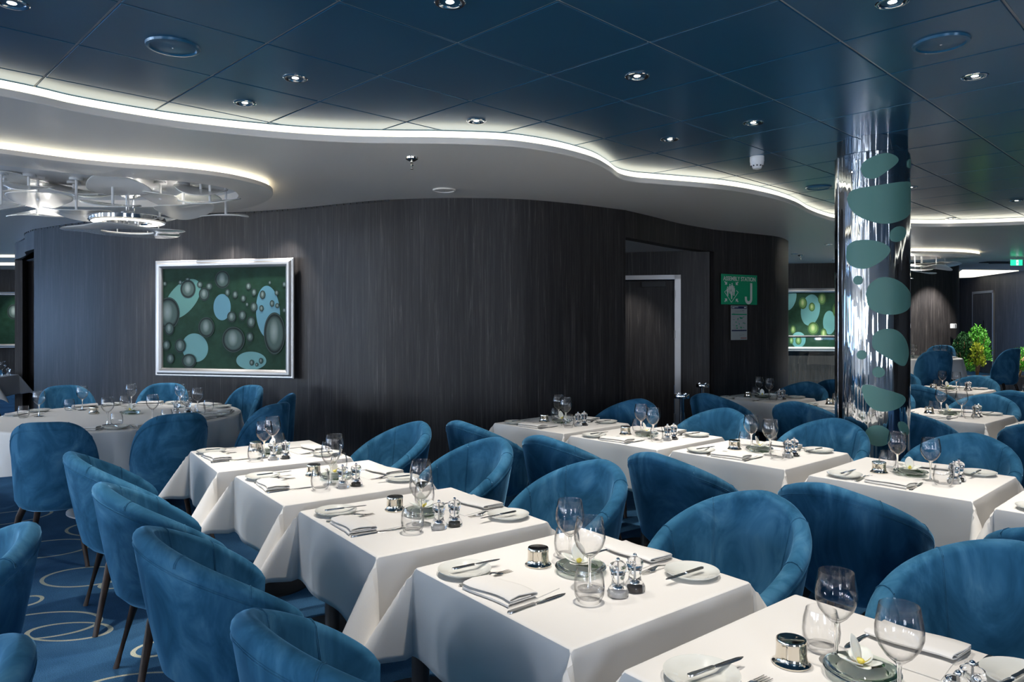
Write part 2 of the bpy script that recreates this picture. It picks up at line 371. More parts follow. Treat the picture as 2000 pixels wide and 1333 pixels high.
# recess behind the header: side, back wall with a door, ceiling
struct('wall_back', wall_bm([(1.06, 7.58), (1.06, 9.48)], 0, 2.5, .1, 1), M['wood'])
struct('wall_back', wall_bm([(2.13, 9.17), (2.47, 9.09)], 0, 2.5, .1, 1), M['wood'])
struct('wall_back', wall_bm([(1.06, 9.45), (2.13, 9.17)], 2.09, 2.5, .1, 1), M['wood'])
bm = bmesh.new(); extrude_poly(bm, [(1.05, 7.6), (1.5, 8.06), (1.95, 8.66), (2.5, 9.2), (2.5, 9.3), (1.05, 9.6)], 2.40, 2.43)
struct('ceiling', bm, M['white'], False)
bm = bmesh.new()
def along(p, q, t): return (p[0]+(q[0]-p[0])*t, p[1]+(q[1]-p[1])*t)
dp, dq = (1.06, 9.45), (2.13, 9.17); dang = math.atan2(dq[1]-dp[1], dq[0]-dp[0])
door = thing('door_1', None, None, (1.06, 9.45, 0), dang); door['kind'] = 'structure'
bm = wall_bm([(0, .02), (1.02, .02)], .01, 2.03, .05, 1); obj('door_leaf', bm, M['wood'], door)
bm = bmesh.new(); box(bm, 1.03, 1.105, -.03, .06, 0, 2.10); box(bm, 0, 1.105, -.03, .06, 2.045, 2.10); obj('door_frame', bm, M['brushed'], door, smooth=False)
for z in (.3, 1.35, 1.85):
    bm = bmesh.new(); tube(bm, [(1.03, -.035, z-.05), (1.03, -.035, z+.05)], .011, 8); obj('hinge', bm, M['brushed'], door)
bm = bmesh.new(); box(bm, .62, .92, -.06, -.0, 1.95, 2.01); obj('door_closer', bm, M['black'], door, smooth=False)
# header and pier of the left-hand recess
HL = [(-7.345, 10.745), (-7.2, 10.55), (-7.0, 10.35), (-6.62, 9.9), (-6.33, 9.45), (-5.95, 9.05)]
HLs = spline(HL, 5)
struct('wall_back', wall_bm(HLs, 2.415, ZS, .14, 1), M['wood'])
struct('wall_back', wall_bm([(-7.50, 11.9), (-7.36, 10.80), (-7.345, 10.74)], 0, ZS, .10, 1), M['wood'])
struct('wall_back', wall_bm([(-7.3, 10.95), (-5.4, 9.75)], 0, 2.45, .1, 1), M['wood'])
struct('wall_back', wall_bm([(-5.95, 9.05), (-5.75, 9.95)], 0, 2.66, .1, -1), M['wood'])
bm = bmesh.new(); extrude_poly(bm, [(-7.3, 10.8), (-6.0, 9.15), (-5.4, 9.3), (-5.4, 9.9), (-7.2, 11.1)], 2.415, 2.45); struct('ceiling', bm, M['backing'], False)
hd = thing('door_handle', 'small chrome door handle in the dark recess on the far left', 'door handle', (-6.47, 10.27, .71), math.radians(-32))
bm = bmesh.new(); tube(bm, [(0, 0, 0), (0, -.05, 0), (.10, -.05, 0)], .012, 8); obj('lever', bm, M['chrome'], hd)
bm = bmesh.new(); box(bm, -.025, .025, -.008, .0, -.06, .06); obj('backplate', bm, M['chrome'], hd, smooth=False)
# far walls
FAR = [(3.9, 15.0), (5.0, 14.62), (6.3, 14.38), (7.4, 14.15), (8.2, 14.25), (8.8, 14.5), (9.13, 14.85), (9.22, 15.4), (9.1, 16.6)]
struct('wall_back', wall_bm(spline(FAR, 6), 0, ZS, .14, 1), M['wood'])
struct('wall_right', wall_bm([(8.9, 20.2), (12.2, 19.9), (11.75, 16.2), (12.2, 12), (12.6, -4.6)], 0, ZC+.05, .14, -1 if False else 1), M['wood'])
struct('wall_back', wall_bm([(-12.6, 15.4), (-11.4, 16.2), (-9.6, 16.6), (-7.0, 16.9), (3.9, 17.2)], 0, ZS, .14, 1), M['wood'])
# left and rear walls with windows
def windowed(path_axis, fixed, centres, a0, a1, nrm, first):
    idx = first
    xs = sorted(centres); w = 1.2; lo, hi = .7, 2.2
    bm = bmesh.new()
    def bx(u0, u1, z0, z1):
        if path_axis == 'y': box(bm, fixed-.15, fixed, u0, u1, z0, z1)
        else: box(bm, u0, u1, fixed-.15, fixed, z0, z1)
    bx(a0, a1, 0, lo); bx(a0, a1, hi, 2.8); cur = a0
    for c in xs: bx(cur, c-w/2, lo, hi); cur = c+w/2
    bx(cur, a1, lo, hi)
    struct('wall_left' if path_axis == 'y' else 'wall_front', bm, M['soffit'], False)
    for c in xs:
        root = thing('window_%d' % idx, None, None, (fixed, c, (lo+hi)/2) if path_axis == 'y' else (c, fixed, (lo+hi)/2)); root['kind'] = 'structure'
        if path_axis == 'x': root.rotation_euler = (0, 0, -PI/2)
        b2 = bmesh.new()
        for (y0, y1, z0, z1) in ((-.6, -.54, -.75, .75), (.54, .6, -.75, .75), (-.6, .6, -.75, -.69), (-.6, .6, .69, .75), (-.2, -.17, -.7, .7), (.17, .2, -.7, .7)): box(b2, .03, .07, y0, y1, z0, z1)
        obj('window_frame', b2, M['frame_w'], root, smooth=False)
        b3 = bmesh.new(); box(b3, -.08, -.075, -.59, .59, -.74, .74); obj('pane', b3, M['pane'], root, smooth=False); idx += 1
    return idx
nx = windowed('y', XL, WIN_LEFT, -4.6, 17, 1, 1)
windowed('x', YR, WIN_REAR, XL, 12.7, 1, nx)

# ceilings ----------------------------------------------------------
EDGE = [(-7.5, -4.6), (-6.6, -1.5), (-5.4, .6), (-4.3, 2.0), (-3.4, 2.95), (-2.61, 3.71), (-2.39, 3.99), (-2.08, 4.26), (-1.81, 4.42), (-1.54, 4.54), (-1.3, 4.62), (-.99, 4.68), (-.66, 4.70), (-.43, 4.71), (-.08, 4.76),
        (.14, 4.86), (.35, 5.02), (.57, 5.27), (.72, 5.56), (.84, 5.84), (1.0, 6.00), (1.22, 6.09), (1.84, 6.35), (2.34, 6.73), (2.77, 7.2), (3.14, 7.74), (3.50, 8.18), (3.76, 8.42), (4.25, 8.68), (4.77, 8.82), (5.33, 8.84), (6.07, 8.66),
        (7.0, 8.2), (8.2, 7.2), (9.3, 5.5), (10.2, 2.5), (10.8, -1), (11.2, -4.6)]
ES = spline(EDGE, 6)
bm = bmesh.new(); extrude_poly(bm, ES+[(12.7, -4.6), (12.7, 22), (-12.7, 22), (-12.7, -4.6)], ZS, ZS+.02); struct('ceiling', bm, M['soffit'], False)
def ribbon(path, prof, mat, name, off=0, structure=False, closed=False):
    """sweep a small (outward, z) profile along a plan path"""
    bm = bmesh.new(); P = [Vector((*p, 0)) for p in path]; n = len(P); rows = []
    for i in range(n):
        if closed: t = (P[(i+1) % n]-P[i-1]).normalized()
        else: t = (P[min(i+1, n-1)]-P[max(i-1, 0)]).normalized()
        w = Vector((t.y, -t.x, 0))
        rows.append([(P[i].x+w.x*o, P[i].y+w.y*o, z) for o, z in prof])
    grid(bm, rows, closed_u=closed, closed_v=True)
    o = obj(name, bm, mat)
    if structure: o['kind'] = 'structure'
    return o
ribbon(ES, [(.025, ZS-.001), (.03, ZS+.004), (.03, ZS+.038), (.024, ZS+.042), (0, ZS+.042), (0, ZS-.001)], M['soffit'], 'trim_1', structure=True)
o = ribbon(ES, [(.0, ZS+.042), (.004, ZS+.042), (.004, ZC-.004), (.0, ZC-.004)], M['led'], 'cove_light')
tag(o, 'long glowing warm white cove light following the wavy edge of the blue ceiling', 'cove light')
# blue tiles
TH = .7765; S = .6; O = Vector((.8328*1.233, 2.265*1.233, 0))
U = Vector((-math.sin(TH), math.cos(TH), 0)); V_ = Vector((math.cos(TH), math.sin(TH), 0))
def inside(px, py):
    # near side of the curved edge?
    for i in range(len(ES)-1):
        (x0, y0), (x1, y1) = ES[i], ES[i+1]
        if min(x0, x1) <= px < max(x0, x1):
            t = (px-x0)/(x1-x0); return py < y0+(y1-y0)*t+.9
    return False
bm = bmesh.new()
for i in range(-24, 24):
    for j in range(-24, 24):
        c = O+U*(S*(i+.5))+V_*(S*(j+.5))
        if c.y > 9.8 or c.y < -5 or abs(c.x) > 12.3 or not inside(c.x, c.y): continue
        g = .0055; q = [O+U*(S*(i+a)+(g if a == 0 else -g))+V_*(S*(j+b_)+(g if b_ == 0 else -g)) for a, b_ in ((0, 0), (1, 0), (1, 1), (0, 1))]
        f = .003
        q2 = [p+(c-p).normalized()*f for p in q]
        lo = [bm.verts.new((p.x, p.y, ZC)) for p in q2]; md = [bm.verts.new((p.x, p.y, ZC+.002)) for p in q]; hi = [bm.verts.new((p.x, p.y, ZC+.006)) for p in q]
        bm.faces.new(lo)
        for k in range(4):
            bm.faces.new((lo[k], md[k], md[(k+1) % 4], lo[(k+1) % 4])); bm.faces.new((md[k], hi[k], hi[(k+1) % 4], md[(k+1) % 4]))
bmesh.ops.recalc_face_normals(bm, faces=bm.faces)
struct('ceiling', bm, M['tile'], False)
bm = bmesh.new(); box(bm, -12.7, 12.7, -4.7, 22, ZC+.005, ZC+.1); struct('ceiling', bm, M['backing'], False)
# lower ceilings with recess round the chandeliers
def low_ceiling(outer, inner, z, label):
    outer = spline(outer+[outer[0]], 6)[:-1]; n = len(outer)
    # inner loop resampled by index so the two loops bridge cleanly
    inner = spline(inner+[inner[0]], 6)[:-1]
    cx = sum(p[0] for p in inner)/len(inner); cy = sum(p[1] for p in inner)/len(inner)
    def radial(loop, ang):
        best = None
        for k in range(len(loop)):
            a, b_ = loop[k], loop[(k+1) % len(loop)]
            ax, ay, bx_, by = a[0]-cx, a[1]-cy, b_[0]-cx, b_[1]-cy
            dx, dy = math.cos(ang), math.sin(ang); den = dx*(by-ay)-dy*(bx_-ax)
            if abs(den) < 1e-9: continue
            t = (ax*(by-ay)-ay*(bx_-ax))/den; u_ = (ax*dy-ay*dx)/den
            if t > 0 and -1e-6 <= u_ <= 1+1e-6 and (best is None or t > best): best = t
        return (cx+math.cos(ang)*best, cy+math.sin(ang)*best)
    N = 120; Ao = [radial(outer, 2*PI*k/N) for k in range(N)]; Ai = [radial(inner, 2*PI*k/N) for k in range(N)]
    bm = bmesh.new()
    def sc2(loop, s): return [(cx+(p[0]-cx)*s, cy+(p[1]-cy)*s) for p in loop]
    loops = [(Ai, ZS-.002), (Ai, z), (sc2(Ao, .995), z), (Ao, z+.004), (Ao, z+.034), (sc2(Ao, .985), z+.034)]
    rows = [[(x, y, zz) for x, y in L] for L, zz in loops]
    grid(bm, rows, closed_v=True); bmesh.ops.recalc_face_normals(bm, faces=bm.faces); struct('ceiling', bm, M['soffit'])
    bm = bmesh.new(); L = sc2(Ao, .98); rows = [[(x, y, z+.034) for x, y in L], [(x, y, ZS-.001) for x, y in L]]
    grid(bm, rows, closed_v=True); o = obj('cove_light', bm, M['led']); tag(o, label, 'cove light')
    bm = bmesh.new(); extrude_poly(bm, Ai, ZS-.012, ZS-.004); struct('ceiling', bm, M['white'], False)
    return cx, cy
low_ceiling([(-3.28, 4.62), (-2.89, 4.97), (-2.36, 5.22), (-2.07, 5.50), (-1.97, 5.95), (-2.20, 6.5), (-2.65, 6.98), (-3.4, 7.2), (-4.3, 7.3), (-5.2, 7.0), (-5.6, 6.2), (-5.3, 5.2), (-4.7, 4.2), (-4.0, 4.1)],
            [(-3.49, 4.98), (-3.11, 5.3), (-2.79, 5.43), (-2.4, 5.66), (-2.28, 6.0), (-2.5, 6.45), (-3.1, 6.75), (-3.9, 6.8), (-4.7, 6.6), (-5.1, 6.0), (-4.7, 5.1), (-4.1, 4.75)], ZS2, 'glowing cove light round the lower ceiling over the round table')
low_ceiling([(6.3, 11.45), (7.0, 11.55), (7.5, 11.8), (7.85, 12.2), (7.7, 12.8), (7.1, 13.2), (6.4, 13.25), (5.85, 12.9), (5.75, 12.0)],
            [(6.3, 11.9), (6.8, 11.95), (7.2, 12.2), (7.3, 12.55), (6.95, 12.8), (6.5, 12.85), (6.15, 12.7), (6.1, 12.2)], ZS2, 'glowing oval cove light over the far right chandelier')
bm = bmesh.new(); extrude_poly(bm, [(10.1, 16.3), (11.5, 16.5), (11.98, 18.9), (11.6, 19.2)], ZS-.012, ZS-.001); o = obj('cove_light', bm, M['led'], smooth=False)
tag(o, 'bright wedge shaped cove light beside the far right wall', 'cove light')
bm = bmesh.new(); box(bm, -11.5, -8.6, 12.6, 12.95, ZS-.012, ZS-.001); o = obj('cove_light', bm, M['led'], smooth=False); tag(o, 'nearer glowing strip on the ceiling seen past the left pier', 'cove light')
bm = bmesh.new(); box(bm, -11.5, -8.6, 14.3, 14.8, ZS-.012, ZS-.001); o = obj('cove_light', bm, M['led'], smooth=False); tag(o, 'farther glowing strip on the ceiling seen past the left pier', 'cove light')
# black ventilation slots along the top of the curved wall
bm = bmesh.new(); acc = 0
for path in (wl, HLs):
    for i in range(len(path)-1):
        a, b_ = Vector((*path[i], 0)), Vector((*path[i+1], 0))
        if path is wl and (a.x > -1.15): continue
        d = (b_-a).normalized(); L = (b_-a).length; w = Vector((d.y, -d.x, 0)); t = (.05-acc) % .09
        acc += L; t = 0
        while t+.06 < L:
            p = a+d*t; mt = Matrix.Translation(p+w*.002)@Matrix.Rotation(math.atan2(d.y, d.x), 4, 'Z'); box(bm, 0, .055, -.006, .002, ZS-.016, ZS-.001, mat=mt); t += .085
o = struct('trim_2', bm, M['black'], False)

# ------------------------------------------------------------------ ceiling fittings
def b_downlight():
    t = thing('downlight', None, 'ceiling light')
    bm = bmesh.new(); lathe(bm, [(.050, 0), (.060, 0), (.061, -.003), (.058, -.006), (.050, -.007), (.042, -.003), (.036, .006), (.033, .010)], 28, cap=False); obj('trim_ring', bm, M['chrome'], t)
    bm = bmesh.new(); lathe(bm, [(.050, .0), (.040, .010), (.018, .014)], 24, cap=False); obj('reflector', bm, M['chrome'], t)
    bm = bmesh.new(); lathe(bm, [(.0, -.002), (.016, -.001), (.018, .004), (.018, .012)], 18, cap=False); obj('bulb', bm, M['bulb'], t)
    return t
P_down = Pool(b_downlight)
DL = [((-1.94, 2.82), 'at the top left corner of the picture'), ((-.24, 2.81), 'at the top edge left of centre'), ((1.47, 2.81), 'at the top edge left of the round speaker'),
      ((-1.1, 3.69), 'above the fourth-nearest front row table'), ((-1.51, 4.11), 'close to the left part of the wavy cove'), ((-.22, 4.48), 'beside the middle dip of the wavy cove'),
      ((.63, 3.66), 'in the centre of the blue ceiling'), ((1.5, 4.52), 'left of the chrome column'), ((1.07, 4.93), 'left of the smoke detector'), ((2.33, 3.66), 'upper right beyond the round speaker'),
      ((3.68, 6.71), 'right beside the chrome column top'), ((5.17, 7.45), 'at the right edge above the far cove'), ((5.28, 8.75), 'touching the far cove')]
for (x, y), w in DL:
    P_down.put((x, y, ZC), 0, 'small chrome recessed downlight in blue ceiling '+w, 'downlights in the ceiling')
    lamp('downlight_beam', 'SPOT', (x, y, ZC-.02), 34, spot_size=math.radians(66), spot_blend=1.0, shadow_soft_size=.035, target=(x+.05, y, 0))
for (x, y), w in [((4.72, 10.85), 'nearest the column of the three'), ((4.8, 12.35), 'just right of the wall end'), ((6.05, 13.6), 'lowest of the three near the far painting')]:
    P_down.put((x, y, ZS), 0, 'small downlight in grey ceiling left of column, '+w, 'downlights in the ceiling')
    lamp('downlight_beam', 'SPOT', (x, y, ZS-.02), 45, spot_size=math.radians(90), spot_blend=.8, shadow_soft_size=.04, target=(x, y, 0))
# extra downlight beams without fittings over tables and chairs, most outside the view
for x, y, e in [(.28, 2.0, 58), (.95, 1.45, 46), (2.6, 2.75, 50), (-1.2, .7, 45), (-2.4, 2.0, 50), (3.3, 5.6, 50), (3.9, 4.6, 50), (2.7, 6.0, 30), (4.6, 6.6, 40), (-3.0, 3.6, 45)]:
    lamp('downlight_beam', 'SPOT', (x, y, ZC-.03), e*.5, spot_size=math.radians(66), spot_blend=1.0, shadow_soft_size=.035, target=(x+.02, y, 0))
# wall washers over paintings and walls, plus spots for planter and recess
for x, y, tx, ty in [(-3.62, 7.50, -3.68, 7.85), (-2.98, 7.33, -3.0, 7.7), (-2.36, 7.14, -2.42, 7.5)]:
    lamp('wash_spot', 'SPOT', (x, y, ZS-.02), 16, (1, .96, .92), (x+(tx-x)*.45, y+(ty-y)*.45, 1.5), spot_size=math.radians(75), spot_blend=.6, shadow_soft_size=.03)
for x, y, tx, ty, e in [(5.6, 13.75, 5.7, 14.5, 9), (6.3, 13.6, 6.4, 14.4, 9), (8.25, 13.7, 8.3, 14.3, 70), (7.3, 13.5, 7.35, 14.1, 25), (-10.6, 15.7, -10.7, 16.3, 26), (9.2, 12.5, 9.2, 13.2, 60), (8.15, 12.3, 8.2, 13.1, 60), (1.4, 8.7, 1.3, 9.4, 9)]:
    lamp('wash_spot', 'SPOT', (x, y, ZS-.03 if x != 1.4 else 2.36), e, (1, .96, .92), (x+(tx-x)*.5, y+(ty-y)*.5, 1.2), spot_size=math.radians(80), spot_blend=.6, shadow_soft_size=.03)

lamp('wash_spot', 'SPOT', (5.0, 11.9, ZS-.03), 170, (1, .98, .95), (5.85, 14.35, .35), spot_size=math.radians(38), spot_blend=.7, shadow_soft_size=.04)  # added spot with no fitting of its own, brightens wall below far painting
def b_speaker(r=.085, mat='tile'):
    t = thing('ceiling_speaker', None, 'speaker')
    bm = bmesh.new(); lathe(bm, [(r*.80, -.004), (r*.86, -.012), (r*.97, -.010), (r, 0)], 36, cap=False); obj('trim_ring', bm, M[mat], t)
    bm = bmesh.new(); lathe(bm, [(.0, -.010), (r*.5, -.009), (r*.82, -.005)], 36, cap=False); obj('grille', bm, M[mat], t)
    bm = bmesh.new(); lathe(bm, [(.0, -.013), (.004, -.012), (.005, -.009)], 12, cap=False); obj('badge', bm, M['brushed'], t)
    return t
P_sp = Pool(b_speaker, r=.115)
P_sp.put((-1.52, 3.26, ZC), 0, 'round dark ceiling speaker on blue tiles at upper left', 'ceiling speakers')
P_sp.put((1.9, 3.22, ZC), 0, 'round dark ceiling speaker on blue tiles at upper right', 'ceiling speakers')
P_sp.put((2.83, 6.71, ZC), 0, 'round dark ceiling speaker beside the cove, just left of the chrome column', 'ceiling speakers')
Pool(b_speaker, r=.10, mat='soffit').put((-.59, 6.33, ZS), 0, 'round pale grey ceiling speaker on grey ceiling before the curved wall')
def b_sprinkler():
    t = thing('sprinkler', None, 'sprinkler')
    bm = bmesh.new(); lathe(bm, [(.045, 0), (.043, -.012), (.026, -.024), (.018, -.026)], 20); obj('escutcheon', bm, M['nickel'], t)
    bm = bmesh.new(); lathe(bm, [(.010, -.02), (.010, -.05), (.013, -.055), (.007, -.062), (.007, -.075), (.012, -.08), (.012, -.083)], 12); obj('head', bm, M['nickel'], t)
    return t
P_spr = Pool(b_sprinkler)
P_spr.put((-.7, 5.08, ZS), 0, 'small metal sprinkler hanging from grey ceiling in the middle', 'sprinklers')
P_spr.put((5.0, 12.6, ZS), 0, 'small metal sprinkler on grey ceiling above the far painting', 'sprinklers')
t = thing('smoke_detector', 'white smoke detector under the blue ceiling left of the column', 'smoke detector', (1.84, 5.46, ZC))
bm = bmesh.new(); lathe(bm, [(.052, 0), (.052, -.035), (.048, -.042)], 28); obj('base', bm, M['white'], t)
bm = bmesh.new(); lathe(bm, [(.050, -.040), (.048, -.062), (.034, -.078), (.030, -.090), (.012, -.096), (0, -.096)], 28, cap=False); obj('cover', bm, M['white'], t)
bm = bmesh.new()
for k in range(10):
    a = 2*PI*k/10; box(bm, .035, .045, -.005, .005, -.075, -.066, mat=Matrix.Rotation(a, 4, 'Z'))
obj('vents', bm, M['black'], t, smooth=False)

# ------------------------------------------------------------------ chrome column with teal bubbles
CX, CY, CR = 2.475, 5.0, .234
col = thing('column', 'tall mirror chrome column decorated with teal bubble shapes', 'column', (CX, CY, 0))
bm = bmesh.new(); lathe(bm, [(CR, 0), (CR, 2.64), (CR-.006, 2.645), (CR-.012, 2.645)], 96, cap=False); obj('shaft', bm, M['chrome_col'], col)
bm = bmesh.new(); lathe(bm, [(CR-.014, 2.60), (CR-.014, ZC)], 96, cap=False); obj('neck', bm, M['chrome_col'], col)
seam_a = math.atan2(-CY, -CX)
bm = bmesh.new()
for da in (-1.10, 2.04):
    a = seam_a+da; c, s = math.cos(a), math.sin(a)
    tube(bm, [(CR*c, CR*s, 0), (CR*c, CR*s, 2.64)], .004, 6)
obj('seam', bm, M['chrome'], col)
def ell(x, y, w, h, rot=0): return [(x+w/2*math.cos(t*PI/6)*math.cos(rot)-h/2*math.sin(t*PI/6)*math.sin(rot), y+w/2*math.cos(t*PI/6)*math.sin(rot)+h/2*math.sin(t*PI/6)*math.cos(rot)) for t in range(12)]
BUB = [[(1683, 329), (1688, 316), (1706, 305), (1727, 302), (1743, 311), (1744, 322), (1727, 337), (1708, 349), (1690, 345)],
       [(1660, 385), (1670, 369), (1710, 363), (1752, 360), (1767, 366), (1768.5, 400), (1764, 424), (1745, 436), (1718, 438), (1685, 425), (1667, 407)],
       [(1659, 490), (1662, 478), (1675, 469), (1700, 469), (1722, 477), (1732, 489), (1726, 503), (1708, 518), (1688, 525), (1668, 519), (1659, 505)],
       [(1692, 575), (1697, 558), (1712, 544), (1730, 543), (1750, 553), (1765, 572), (1768.5, 590), (1760, 607), (1740, 615), (1715, 613), (1697, 600)],
       [(1702, 668), (1706, 652), (1722, 643), (1742, 645), (1757, 662), (1763, 688), (1758, 710), (1750, 713), (1735, 703), (1716, 691), (1704, 680)],
       [(1685, 763), (1687, 754), (1697, 752), (1716, 758), (1740, 765), (1754, 771), (1757, 781), (1746, 795), (1725, 803), (1707, 801), (1692, 786)],
       ell(1745, 460, 26, 31, .5), ell(1679, 547, 16, 18), ell(1685, 694, 17, 18), ell(1713, 727, 21, 21), ell(1712, 851, 44, 41), ell(1755, 833, 15, 27, -.4), ell(1765, 327, 6, 17)]
pc = 1702.0
for OUT in BUB:
    bm = bmesh.new(); OUT = spline(OUT+[OUT[0]], 5)[:-1]; N = len(OUT); bx_ = sum(p[0] for p in OUT)/N; by = sum(p[1] for p in OUT)/N
    def surf(X, Y, off):
        sx = max(-.97, min(.97, (X-pc)/66.5)); ph = math.asin(sx); d = 5.5-.234*math.cos(ph)   # distance used only to turn print size into metres
        z = EYE+(627-Y)*(CY+.02-CR*math.cos(ph))/1420
        ang = seam_a+ph+.0; r = CR+off
        return (r*math.cos(ang), r*math.sin(ang), z)
    rows = []
    for kr in (0.02, .2, .4, .6, .8, .94, 1.0, 1.0):
        row = []
        for k in range(N):
            X = bx_+(OUT[k][0]-bx_)*kr; Y = by+(OUT[k][1]-by)*kr; row.append(surf(X, Y, .006 if len(rows) < 7 else 0))
        rows.append(row)
    VV = grid(bm, rows, closed_v=True); bm.faces.new(VV[0]); bmesh.ops.recalc_face_normals(bm, faces=bm.faces); obj('bubble_panel', bm, M['teal'], col)

# ------------------------------------------------------------------ paintings
def disc(bm, uvl, cx, cz, rx, rz, y, mi, rot=0, clip=None, N=40):
    vs = []; uvs = []
    for k in range(N):
        a = 2*PI*k/N; x = rx*math.cos(a); z = rz*math.sin(a); X = cx+x*math.cos(rot)-z*math.sin(rot); Z = cz+x*math.sin(rot)+z*math.cos(rot)
        if clip: X = max(-clip[0], min(clip[0], X)); Z = max(-clip[1], min(clip[1], Z))
        vs.append((X, Z)); uvs.append((X, Z))
    c = bm.verts.new((sum(v[0] for v in vs)/N, y, sum(v[1] for v in vs)/N)); V = [bm.verts.new((X, y, Z)) for X, Z in vs]
    def uvof(X, Z):
        dx, dz = X-cx, Z-cz; return ((dx*math.cos(rot)+dz*math.sin(rot))/rx, (-dx*math.sin(rot)+dz*math.cos(rot))/rz)
    for k in range(N):
        if (V[k].co-V[(k+1) % N].co).length < 1e-6: continue
        f = bm.faces.new((c, V[k], V[(k+1) % N])); f.material_index = mi
        for lp in f.loops: lp[uvl].uv = uvof(lp.vert.co.x, lp.vert.co.z)
def painting(loc, rotz, W, H, shapes, label, flip=1):
    t = thing('painting', label, 'painting', loc, rotz, None)
    fw = .088; prof = [(0, .0), (.0, .022), (.010, .030), (.022, .026), (.040, .048), (.060, .050), (.078, .038), (.088, .022), (.088, 0)]
    bm = bmesh.new(); rows = []
    for (sx, sz) in ((-1, -1), (1, -1), (1, 1), (-1, 1)): rows.append([(sx*(W/2-o), -h_, sz*(H/2-o)) for o, h_ in prof])
    grid(bm, rows, closed_u=True); bmesh.ops.recalc_face_normals(bm, faces=bm.faces); obj('frame', bm, M['brushed'], t)
    bm = bmesh.new(); uvl = bm.loops.layers.uv.new('UVMap'); w, h_ = W/2-fw+.002, H/2-fw+.002
    box(bm, -w, w, -.012, -.002, -h_, h_)
    y = -.0125
    for (kind, u, v, rx, rz, rot) in shapes:
        y -= .00018
        disc(bm, uvl, (u-.5)*2*w, (.5-v)*2*h_, rx*2*w, rz*2*h_, y, {'t': 1, 'b': 2, 'g': 3, 'o': 4, 'l': 5}[kind], math.radians(rot), (w, h_))
    obj('canvas', bm, [M['art'], M['art_teal'], M['art_blue'], M['art_green'], M['bubble'], M['bubble_lime']], t, smooth=False)
    return t
def fpx(x0, y0, x1, y1, L):
    return [(k, (x-x0)/(x1-x0), (y-y0)/(y1-y0), w/2/(x1-x0), h/2/(y1-y0), r) for (k, x, y, w, h, r) in L]
# measured on an enlarged crop of the canvas (corners 928,690 to 1556,1212)
S1 = fpx(928, 690, 1556, 1212, [('g', 1030, 850, 230, 150, 42), ('b', 1236, 893, 88, 136, 0), ('t', 1096, 1104, 138, 148, -20), ('b', 1466, 920, 118, 270, 4), ('t', 1383, 1167, 150, 92, 0),
    ('o', 955, 925, 124, 172, 0), ('o', 1238, 750, 78, 94, 0), ('o', 1060, 797, 80, 96, 0), ('o', 1144, 825, 55, 68, 0), ('o', 1170, 785, 34, 38, 0), ('o', 1122, 775, 30, 34, 0), ('o', 1058, 746, 26, 16, 0), ('o', 1020, 762, 20, 24, 0), ('o', 938, 768, 22, 26, 0),
    ('o', 1264, 818, 26, 40, 0), ('o', 1303, 829, 28, 40, 0), ('o', 1344, 849, 26, 36, 0), ('o', 1370, 787, 28, 38, 0), ('o', 1398, 818, 26, 38, 0), ('o', 1363, 880, 16, 22, 0), ('o', 1397, 893, 36, 50, 0), ('o', 1440, 831, 28, 44, 0), ('o', 1476, 770, 14, 20, 0),
    ('o', 1435, 900, 22, 32, 0), ('o', 1487, 876, 22, 34, 0), ('o', 1510, 822, 20, 28, 0), ('o', 1513, 887, 20, 26, 0), ('o', 1547, 780, 18, 28, 0), ('o', 1547, 911, 18, 24, 0), ('o', 1286, 943, 46, 56, 0), ('o', 1340, 936, 38, 52, 0), ('o', 1384, 970, 42, 58, 0),
    ('o', 1378, 1046, 36, 48, 0), ('o', 1157, 997, 84, 106, 0), ('o', 1295, 1060, 116, 134, 0), ('o', 1500, 1028, 106, 214, 0), ('o', 963, 1005, 52, 68, 0), ('o', 948, 1092, 42, 54, 0), ('o', 1021, 1094, 58, 74, 0), ('o', 969, 1163, 42, 54, 0),
    ('o', 1067, 1173, 76, 74, 0), ('o', 1387, 1177, 22, 30, 0), ('o', 1412, 1187, 14, 20, 0), ('o', 1433, 1167, 20, 30, 0)])
pa, pb = Vector((-3.76, 7.70, 0)), Vector((-2.185, 7.31, 0)); pm = (pa+pb)/2; pang = math.atan2(pb.y-pa.y, pb.x-pa.x)
painting((pm.x, pm.y, 1.545), pang, (pb-pa).length, 1.215, S1, 'silver framed painting of grey bubbles on dark green, above the round table')
S2 = fpx(1153, 450, 1760, 795, [('t', 1175, 490, 100, 150, -15), ('t', 1340, 560, 150, 200, -8), ('t', 1245, 750, 115, 100, 0), ('t', 1490, 640, 100, 150, 0), ('l', 1280, 517, 66, 76, 0), ('l', 1352, 541, 50, 56, 0), ('l', 1432, 488, 64, 78, 0),
    ('l', 1362, 677, 88, 80, 0), ('l', 1202, 685, 42, 54, 0), ('l', 1189, 755, 34, 46, 0), ('l', 1245, 755, 50, 54, 0), ('l', 1445, 710, 50, 66, 0), ('l', 1560, 560, 90, 110, 0), ('l', 1650, 700, 60, 70, 0)])
qa, qb = Vector((5.36, 14.42, 0)), Vector((6.94, 14.16, 0)); qm = (qa+qb)/2
painting((qm.x, qm.y, 1.54), math.atan2(qb.y-qa.y, qb.x-qa.x), 1.6, 1.24, S2, 'silver framed painting of lime green bubbles behind the chrome column')
S3 = [('t', .93, .02, .10, .12, 0), ('o', .94, .0, .08, .10, 0), ('o', .72, .33, .09, .16, 0), ('t', .94, .75, .13, .24, 0), ('o', .95, .75, .09, .17, 0), ('o', .93, .38, .035, .07, 0), ('o', .4, .5, .1, .18, 0), ('t', .3, .3, .12, .2, 20)]
painting((-11.35, 16.05, 1.54), math.radians(14), 1.6, 1.24, S3, 'silver framed bubble painting at the far left edge of the picture')

